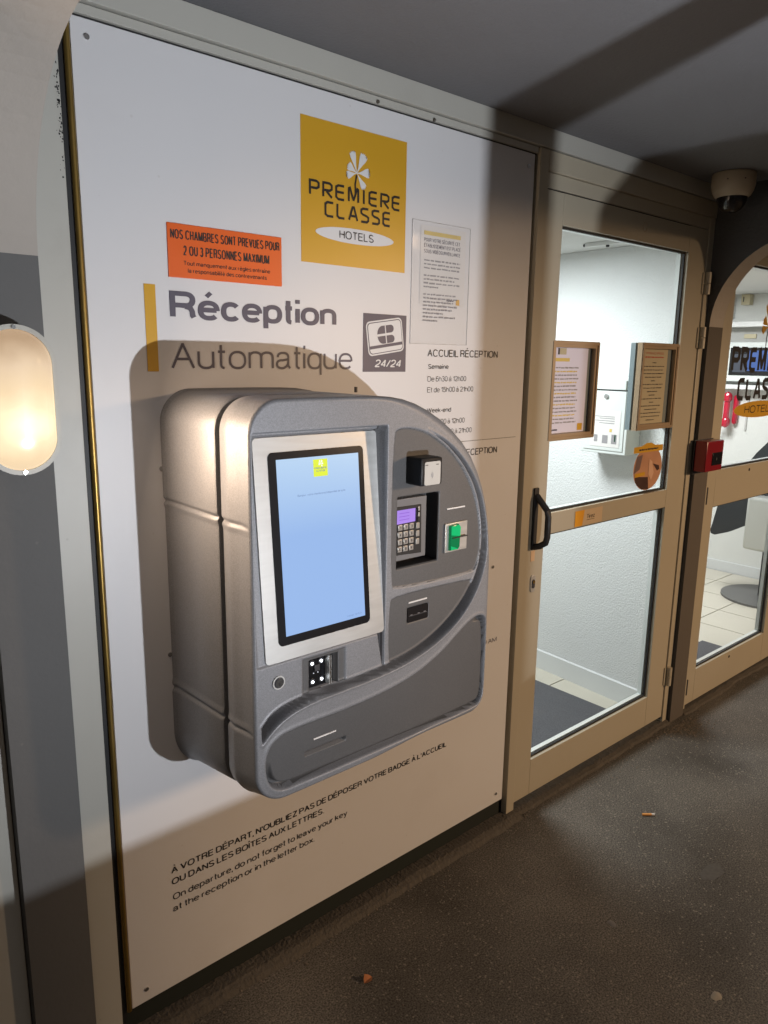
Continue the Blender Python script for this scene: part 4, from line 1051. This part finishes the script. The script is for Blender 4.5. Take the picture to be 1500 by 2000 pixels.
flat('photo_patch', [(2.020, 1.570), (2.055, 1.570), (2.055, 1.590), (2.020, 1.590)], .0130, mat('cream_patch', (.5, .45, .3), .6), pl)
flat('photo_patch', [(2.010, 1.570), (2.019, 1.570), (2.019, 1.590), (2.010, 1.590)], .0130, darkpl, pl)
zz = 1.528
for i in range(16):
    scribble('print_line', 1.990, 1.990 + (.13 if i % 3 else .14), zz, .005, .0130, fade_yellow if i % 3 == 1 else fade_ink, pl, seed=100 + i); zz -= .0118
flat('corner_mark', [(2.140, 1.322), (2.168, 1.322), (2.168, 1.345), (2.140, 1.345)], .0130, yellow_m, pl)
scribble('print_line', 1.990, 2.03, 1.328, .006, .0130, greyink_m, pl, seed=300)
box('frame_back', 2.480, 2.754, .0275, .046, 1.300, 1.619, mat('blue_grey_backing', (.20, .26, .28), .5, var=.1), None) if False else None
fr_, pr2 = snap_frame(2.4920, 2.7540, 1.3020, 1.6190, 'right of the two framed notices on the door glass, beige sheet with red heading', beige_paper, None, 2, 2.515, 2.700)
text('PRINCIPES', 2.545, 2.670, 1.578, .008, .0130, redink, pr2, off=.01)
scribble('print_line', 2.54, 2.67, 1.568, .005, .0130, redink, pr2, seed=401)
zz = 1.548
for i, (a, b) in enumerate(((.4, .6), (0, 1), (0, .95), (.0, 1), (.1, .9), (.4, .6), (0, 1), (.05, .95), (.25, .75), (.35, .65), (0, 1), (.4, .6), (0, .95), (.2, .8), (0, 1), (.05, .95), (.3, .7))):
    scribble('print_line', 2.535 + .145 * a, 2.535 + .145 * b, zz, .0035, .0130, ink_m, pr2, seed=410 + i); zz -= .0132
box('frame_back', 2.4925, 2.7535, .0275, .046, 1.303, 1.618, mat('blue_grey_backing', (.20, .26, .28), .5, var=.1), fr_)
# oval sticker on glass
os_ = root('oval_sticker', (2.635, .018, 1.065), 'oval yellow topped picture sticker low on the right of the upper door glass', 'sticker')
flat('oval', ellipse(2.635, 1.150, .104, .086), .0185, mat('sticker_skin_tone', (.50, .26, .15), .4, var=.25, vscale=14), os_)
flat('banner', [(2.523, 1.213), (2.735, 1.213), (2.735, 1.236), (2.675, 1.238), (2.645, 1.248), (2.610, 1.248), (2.580, 1.238), (2.523, 1.236)], .0178, yellow_m, os_)
scribble('print_line', 2.56, 2.70, 1.224, .007, .0172, ink_m, os_, seed=9)
def clipo(poly): return [(x, z) if ((x - 2.635) / .103) ** 2 + ((z - 1.150) / .085) ** 2 <= 1 else (2.635 + (x - 2.635) / math.sqrt(((x - 2.635) / .103) ** 2 + ((z - 1.150) / .085) ** 2), 1.150 + (z - 1.150) / math.sqrt(((x - 2.635) / .103) ** 2 + ((z - 1.150) / .085) ** 2)) for x, z in poly]
flat('dark_shape', clipo([(2.54, 1.10), (2.56, 1.085), (2.60, 1.066), (2.650, 1.064), (2.640, 1.115), (2.600, 1.118), (2.545, 1.125)]), .0178, mat('sticker_brown', (.06, .025, .018), .4, var=.2), os_)
flat('grey_shape', clipo([(2.535, 1.135), (2.575, 1.15), (2.590, 1.205), (2.55, 1.20)]), .0178, mat('sticker_grey_brown', (.17, .11, .10), .4, var=.2), os_)
flat('yellow_shape', clipo([(2.545, 1.120), (2.615, 1.123), (2.615, 1.138), (2.545, 1.134)]), .0174, yellow_m, os_)
flat('eye_shape', clipo([(2.670, 1.165), (2.705, 1.135), (2.722, 1.14), (2.715, 1.155)]), .0174, mat('sticker_brown', (.06, .025, .018)), os_)
flat('pale_shape', clipo([(2.640, 1.125), (2.665, 1.100), (2.680, 1.13), (2.662, 1.175), (2.640, 1.185)]), .0174, mat('sticker_light_skin', (.66, .40, .26), .4), os_)

# second door beyond the arch wall
boxes('door_frame', [(3.0550, 3.0960, -.006, .044, 0, 2.149), (3.0962, 4.09, -.006, .044, 2.06, 2.149), (4.0905, 4.14, -.006, .044, 0, 2.149)], cream_door, fac, bev=.0015)
d2 = root('glass_door', (3.59, 0, 0.01), 'second glazed door with cream frame seen through the dark arch on the right', 'door')
post('stile', 3.1000, 3.1780, .022, 2.0550, FY, d2); post('stile', 3.9100, 4.0850, .022, 2.0550, FY, d2)
post('rail', 3.1783, 3.9097, 1.960, 2.0550, FY, d2); post('rail', 3.1783, 3.9097, .9350, 1.0980, FY, d2); post('rail', 3.1783, 3.9097, .022, .1780, FY, d2)
glazing(3.1783, 3.9097, 1.0982, 1.9598, d2); glazing(3.1783, 3.9097, .1782, .9348, d2)
boxes('dark_joint', [(3.0962, 3.0998, .006, .043, 0, 2.055)], black_m, fac)
for z in (.955, .075, 1.80):
    h = box('hinge', 3.095, 3.1035, -.0085, -.002, z, z + .075, darkpl, d2, bev=.001)
cyl('screw_hole', (3.505, -.0005, 1.072), (3.505, -.0022, 1.072), .007, black_m, d2, seg=12)
cyl('screw_hole', (3.52, -.0005, .150), (3.52, -.0022, .150), .007, black_m, d2, seg=12)
# logo lettering on the second door's glass
lg = root('glass_lettering', (3.5, .018, 1.35), 'black and yellow hotel logo lettering stuck on the far door glass', 'lettering')
logo_word('PREMIERE', 3.262, 3.900, 1.510, .112, .0185, ink_m, lg)
logo_word('CLASSE', 3.345, 3.820, 1.388, .100, .0185, ink_m, lg)
flat('yellow_oval', ellipse(3.585, 1.346, .262, .038), .0188, yellow_m, lg)
text('HOTELS', 3.43, 3.75, 1.330, .034, .0180, ink_m, lg, off=.008, space=1.25)
flower('flower_emblem', 3.585, 1.715, .105, .0185, yellow_m, lg, ink_m)

# ================================================================== small things outside
cam_r = root('security_camera', (2.765, -.14, 2.2047), 'beige dome security camera under the ceiling in the corner by the arch wall', 'camera')
def lathe(name, c, prof, m, parent, seg=40):
    V = []; F = []
    for r, z in prof: V += [(c[0] + r * math.cos(2 * math.pi * k / seg), c[1] + r * math.sin(2 * math.pi * k / seg), z) for k in range(seg)]
    for i in range(len(prof) - 1):
        for k in range(seg): j = (k + 1) % seg; F.append((i * seg + k, i * seg + j, (i + 1) * seg + j, (i + 1) * seg + k))
    return mesh_obj(name, V, F, m, parent, smooth=True)
CC = (2.765, -.14)
hsg = lathe('housing', CC, [(.0, 2.2045), (.070, 2.2045), (.0725, 2.200), (.0725, 2.165), (.068, 2.145), (.060, 2.130), (.052, 2.124), (.045, 2.124)], camwhite, cam_r)
lathe('dome', CC, [(.051, 2.126), (.050, 2.115), (.044, 2.098), (.033, 2.084), (.018, 2.076), (.0005, 2.073)], black_gloss, cam_r)
for a in (190, 235, 290):
    x = CC[0] + .0725 * math.cos(math.radians(a)); y = CC[1] + .0725 * math.sin(math.radians(a))
    cyl('housing_screw', (x, y, 2.175), (x + .002 * math.cos(math.radians(a)), y + .002 * math.sin(math.radians(a)), 2.175), .0025, darkpl, hsg, seg=8)

cp_ = root('call_point', (2.995, -.022, 1.115), 'small dark red wall box with black window beside the far door', 'alarm')
box('box', 2.918, 3.064, -.072, -.0225, 1.118, 1.242, red_m, cp_, bev=.004)
bb = box('black_window', 2.968, 3.052, -.0745, -.0715, 1.142, 1.194, black_gloss, cp_, bev=.001)
cyl('button', (3.0, -.0744, 1.168), (3.0, -.0765, 1.168), .006, darkpl, bb, seg=12)
box('mounting_plate', 2.912, 3.070, -.0223, -.0205, 1.105, 1.245, darkpl, cp_)

# litter
def blob(name, cx, cy, rx, ry, h, m, label, cat, seed, group=None, flatp=True):
    r = random.Random(seed); n = 14; V = [(cx, cy, h)]; 
    ring = [(r.uniform(.75, 1.2)) for _ in range(n)]
    for s_, z_ in ((.6, h * .9), (1, .0006)):
        V += [(cx + rx * s_ * ring[k] * math.cos(2 * math.pi * k / n), cy + ry * s_ * ring[k] * math.sin(2 * math.pi * k / n), z_) for k in range(n)]
    F = [(0, 1 + k, 1 + (k + 1) % n) for k in range(n)] + [(1 + k, 1 + n + k, 1 + n + (k + 1) % n, 1 + (k + 1) % n) for k in range(n)]
    return tag(mesh_obj(name, V, F, m, smooth=True), label, cat, group)
gum_m = mat('trodden_gum', (.30, .26, .20), .8, var=.2, vscale=60)
blob('chewing_gum', 1.678, -.825, .017, .014, .003, gum_m, 'pale trodden gum spot nearest the bottom right corner of the ground', 'gum', 4)
blob('chewing_gum', 1.691, -.521, .010, .013, .002, mat('grey_gum', (.16, .15, .14), .8, var=.2), 'small grey trodden gum spot between the cigarette end and the bottom edge', 'gum', 5)
blob('dark_stain_patch', 2.12, -.60, .05, .028, .0012, mat('dark_damp_spot', (.088, .080, .070), .8, var=.5, vscale=90), 'dark round stain on the lighter tarmac right of the cigarette end', 'stain', 6)
cb2 = root('cigarette_end', (2.24, -.31, 0), 'orange and white cigarette end lying on the tarmac before the door', 'cigarette end')
cyl('filter', (2.222, -.305, .0048), (2.246, -.326, .0048), .0042, mat('orange_filter_paper', (.72, .34, .10), .6, var=.15), cb2, seg=12)
cyl('paper_end', (2.2462, -.3262, .0048), (2.254, -.3330, .0048), .0041, paper_m, cb2, seg=12)
# curled dead leaf
V = []; F = []; L0 = [(0, 0, .004), (.010, -.008, .010), (.022, -.010, .013), (.034, -.003, .008), (.040, .004, .004), (.030, .010, .012), (.017, .014, .018), (.006, .008, .011), (.019, .002, .006)]
lf = mesh_obj('dead_leaf', [(1.026 + x * .72, -.230 + y * 1.0, z * .8) for x, y, z in L0], [(0, 1, 8), (1, 2, 8), (2, 3, 8), (3, 4, 8), (4, 5, 8), (5, 6, 8), (6, 7, 8), (7, 0, 8)], mat('rusty_leaf', (.42, .16, .06), .8, var=.3, vscale=80))
tag(lf, 'rusty orange curled leaf lying near the foot of the white board', 'leaf')
# crumbled grit
def grit():
    r = random.Random(11); bm = bmesh.new()
    def one(x, y, s):
        z = s * .35; rr = bmesh.ops.create_icosphere(bm, subdivisions=1, radius=s)
        for v in rr['verts']: v.co = Vector((x + v.co.x * r.uniform(.7, 1.4), y + v.co.y * r.uniform(.7, 1.3), z + v.co.z * .7))
    for _ in range(420):
        one(r.uniform(.55, 5), -abs(r.gauss(0, .05)) - .03, r.uniform(.0012, .0034))
    for _ in range(330):
        a = r.random(); one(2.93 + r.gauss(.02, .07), -.05 - abs(r.gauss(0, .06)), r.uniform(.001, .0042))
    for _ in range(700): one(r.uniform(.4, 3.2), r.uniform(-1.5, -.1), r.uniform(.0008, .0024))
    return from_bm('loose_grit', bm, mat('pale_grit', (.20, .165, .125), .9, var=.4, vscale=90))
tag(grit(), 'loose grit crumbled along the foot of the wall', 'grit', kind='stuff')

# ================================================================== INTERIOR
IZ = 2.03
boxes('interior_ceiling', [(1.1, 6.5, .131, 3.1, IZ, IZ + .06)], int_ceil_m)['kind'] = 'structure'
box('screed_floor', 1.1, 6.5, .048, 3.1, -.03, .001, grout_m)['kind'] = 'structure'
# slightly skewed wall between entrance lobby and shop room
iw = mesh_obj('interior_wall', [(2.925, .1315, 0), (2.978, .93, 0), (3.05, .93, 0), (3.05, .1315, 0), (2.925, .1315, IZ - .001), (2.978, .93, IZ - .001), (3.05, .93, IZ - .001), (3.05, .1315, IZ - .001)],
              [(0, 4, 5, 1), (1, 5, 6, 2), (2, 6, 7, 3), (3, 7, 4, 0), (0, 1, 2, 3), (4, 7, 6, 5)], int_wall_m); iw['kind'] = 'structure'
mesh_obj('skirting_board', [(2.916, .1315, .004), (2.969, .93, .004), (2.977, .93, .004), (2.924, .1315, .004), (2.916, .1315, .10), (2.969, .93, .10), (2.977, .93, .106), (2.924, .1315, .106)],
         [(0, 4, 5, 1), (1, 5, 6, 2), (3, 7, 4, 0), (4, 7, 6, 5)], base_m, iw)
bw = boxes('interior_wall', [(1.0, 6.5, 3.0, 3.1, .002, IZ - .001), (1.0, 1.1, .131, 2.999, .002, IZ - .001)], int_wall_m); bw['kind'] = 'structure'
sw_ = boxes('interior_wall', [(5.52, 5.62, .131, 2.999, .002, IZ - .001)], mat('smooth_white_wall', (.70, .71, .68), .7, var=.03, bump=.001, bscale=60)); sw_['kind'] = 'structure'
box('skirting_board', 5.506, 5.5195, .131, 2.999, .004, .085, base_m, sw_, bev=.002)
# floor tiles
tl = box('tile_bed', 1.12, 5.50, .05, 2.99, .0012, .0030, grout_m); tl['kind'] = 'structure'; tl.name = 'tiled_floor'
ts = .3165; g_ = .006; proto = None; cnt = 0
for i in range(14):
    for j in range(9):
        x = 1.11 + i * ts; y = .222 - ts + .0 + j * ts
        x0 = x + g_ / 2; x1 = x + ts - g_ / 2; y0 = max(y + g_ / 2, .052); y1 = min(y + ts - g_ / 2, 2.98)
        if x1 > 5.50: x1 = 5.50
        if j > 6 and i < 6: continue
        full = (y1 - y0 > .30 and x1 - x0 > .30)
        if full and proto is not None:
            o = proto.copy(); COL.objects.link(o); o.location = (x0, y0, 0)
        else:
            bm = bmesh.new(); bmbox(bm, 0, x1 - x0, 0, y1 - y0, .0031, .0075, 0); o = from_bm('tile', bm, tile_m, tl); o.location = (x0, y0, 0)
            if full: proto = o
        o.name = 'tile'
mt = tag(box('doormat', 1.7, 2.815, .15, .86, .0078, .0140, mat_m, bev=.002), 'dark grey doormat inside the entrance behind the first glass door', 'mat')
mt2 = tag(box('doormat', 3.15, 3.98, .06, .345, .0078, .0140, mat_m, bev=.002), 'dark grey doormat strip just inside the far glass door', 'mat')

# ceiling rail above lobby
cr2 = root('ceiling_track', (2.76, .42, IZ), 'thin white track with a black end on the lobby ceiling', 'ceiling track')
box('track', 2.755, 2.775, .17, .455, IZ - .016, IZ - .001, white_pl, cr2, bev=.002); cyl('black_end', (2.765, .456, IZ - .008), (2.765, .466, IZ - .008), .006, black_m, cr2, seg=10)
cyl('black_knob', (2.762, .35, IZ - .017), (2.762, .35, IZ - .024), .007, black_m, cr2, seg=10)

# mailbox on the lobby wall
mb = root('mailbox', (2.87, .34, 1.16), 'white metal letter box on the lobby wall behind the door glass', 'mailbox')
body = box('body', 2.822, 2.931, .232, .452, 1.160, 1.486, boxwhite, mb, bev=.003)
box('door_panel', 2.8185, 2.8218, .246, .440, 1.175, 1.428, boxwhite, mb, bev=.001)
box('slot_flap', 2.812, 2.8218, .246, .440, 1.434, 1.474, boxwhite, mb, bev=.002)
box('shadow_line', 2.8205, 2.8219, .240, .446, 1.4285, 1.4335, darkpl, mb)
cyl('lock', (2.8184, .338, 1.405), (2.813, .338, 1.405), .010, chrome, mb, seg=16)
pa = mesh_obj('label_sheet', [(2.8172, .262, 1.19), (2.8172, .405, 1.19), (2.8172, .405, 1.345), (2.8172, .262, 1.345)], [(0, 1, 2, 3)], paper_m, mb)
rl = random.Random(3)
for k, z in enumerate((1.318, 1.310, 1.300, 1.290)):
    mesh_obj('print_line', [(2.8166, .290, z), (2.8166, .385 - .02 * (k % 2), z), (2.8166, .385 - .02 * (k % 2), z + .003), (2.8166, .290, z + .003)], [(0, 1, 2, 3)], fade_ink, pa)
for y0, y1, z0, z1, m_ in ((.275, .300, 1.205, 1.245, fade_ink), (.318, .345, 1.205, 1.240, fade_ink), (.300, .312, 1.255, 1.268, fade_yellow), (.280, .286, 1.215, 1.245, green_d), (.368, .385, 1.21, 1.24, fade_ink)):
    mesh_obj('print_patch', [(2.8166, y0, z0), (2.8166, y1, z0), (2.8166, y1, z1), (2.8166, y0, z1)], [(0, 1, 2, 3)], m_, pa)

# far room wall things (wall face at x = 5.52)
WX = 5.5195
def wbox(name, d, y0, y1, z0, z1, m, parent, bev=.002): return box(name, WX - d, WX, y0, y1, z0, z1, m, parent, bev)
tk = tag(wbox('cable_trunking', .03, 1.055, 1.085, 1.865, IZ - .002, white_pl, None), 'white vertical cable trunking rising to the ceiling in the far room', 'trunking')
jb = root('junction_box', (5.48, .965, 1.99), 'small beige electrical box high on the far room wall', 'electrical box')
wbox('box', .06, .935, .995, 1.955, 2.026, beige_pl, jb); box('slit', WX - .0615, WX - .0595, .975, .982, 1.975, 2.01, darkpl, jb)
sh = root('wall_shelf', (5.4, .9, 1.8), 'long white shelf above the wall screen in the far room', 'shelf')
wbox('shelf_board', .16, .30, 1.13, 1.800, 1.835, white_pl, sh)
wbox('back_board', .012, .30, 1.085, 1.700, 1.799, mat('pale_grey_board', (.42, .42, .40), .6, var=.04), sh)
wbox('small_plate', .022, .88, .965, 1.725, 1.755, beige_pl, sh)
tv = root('wall_screen', (5.45, .85, 1.43), 'white framed wall unit with a black and blue screen in the far room', 'screen')
wbox('casing', .10, .36, 1.075, 1.425, 1.698, boxwhite, tv, bev=.006)
sp_ = box('dark_screen', WX - .1025, WX - .0995, .42, 1.012, 1.468, 1.660, black_gloss, tv)
def glow(y0, y1, z0, z1, col, es, nm): return box(nm, WX - .1045, WX - .1026, y0, y1, z0, z1, mat(nm + '_glow', (.02, .02, .03), .3, emit=col, es=es), sp_)
glow(.50, .885, 1.500, 1.640, (.05, .16, .55), .8, 'blue_picture'); glow(.893, .985, 1.490, 1.615, (.10, .12, .15), .6, 'grey_picture')
lw = tag(wbox('wall_ledge', .13, .30, 1.095, 1.372, 1.402, white_pl, None), 'white ledge running just under the wall screen in the far room', 'ledge')
ph = root('red_telephone', (5.46, 1.03, 1.09), 'glossy red wall telephone with a dark cord beside the far door', 'telephone')
hb = box('base', WX - .050, WX, .948, .982, 1.115, 1.330, redphone_m, ph, bev=.018)
hs_ = box('handset', WX - .105, WX - .062, .985, 1.025, 1.090, 1.350, redphone_m, ph, bev=.018)
for z0_ in (1.095, 1.275): box('earpiece', WX - .118, WX - .050, .977, 1.033, z0_, z0_ + .070, redphone_m, hs_, bev=.022)
tube('cord', [(WX - .06, 1.045, 1.10), (WX - .065, 1.048, 1.05), (WX - .07, 1.060, 1.005), (WX - .06, 1.078, .985), (WX - .05, 1.095, 1.0), (WX - .045, 1.115, 1.03)], .006, darkpl, ph)
cbl = tag(box('wall_cable', WX - .010, WX, .885, .896, 1.075, 1.371, mat('pale_grey_cable', (.5, .5, .48), .5), None), 'thin pale cable hanging down the far room wall under the ledge', 'cable')

# display stand
ds = root('display_stand', (5.06, .48, 0), 'black winged display stand on a round grey base in the far room', 'stand')
bp = [(.50, 1.075), (.575, .985), (.645, .875), (.735, .735), (.790, .610), (.815, .470), (.826, .425), (.818, .402), (.790, .396), (.70, .432), (.60, .492), (.50, .545), (.38, .60), (.30, .75), (.30, 1.12), (.40, 1.13)]
bm = bmesh.new(); A_ = [bm.verts.new((4.985, y, z)) for y, z in bp]; B_ = [bm.verts.new((5.03, y, z)) for y, z in bp]
bm.faces.new(A_); bm.faces.new(B_[::-1])
for i in range(len(bp)): j = (i + 1) % len(bp); bm.faces.new((A_[i], A_[j], B_[j], B_[i]))
from_bm('winged_panel', bm, stand_black, ds)
box('silver_edge', 4.965, 4.984, .36, .612, .912, .928, white_pl, ds, bev=.003)
col_ = box('column', 4.86, 4.983, .33, .553, .365, .715, silver_col, ds, bev=.02)
cyl('pole', (5.08, .47, .02), (5.08, .47, .50), .030, stand_black, ds, seg=20)
cyl('round_base', (5.08, .45, .0078), (5.08, .45, .022), .275, stand_grey, ds, seg=56)

# ceiling lights of the two rooms (lit, above the frame)
lamp('lobby_ceiling_light', 'AREA', (2.15, .75, IZ - .02), 36, (0.94, 0.985, 1.0), .5, target=(2.15, .75, 0))
lamp('room_ceiling_light', 'AREA', (4.3, 1.0, IZ - .02), 50, (0.98, 0.99, 1.0), .6, target=(4.3, 1.0, 0))
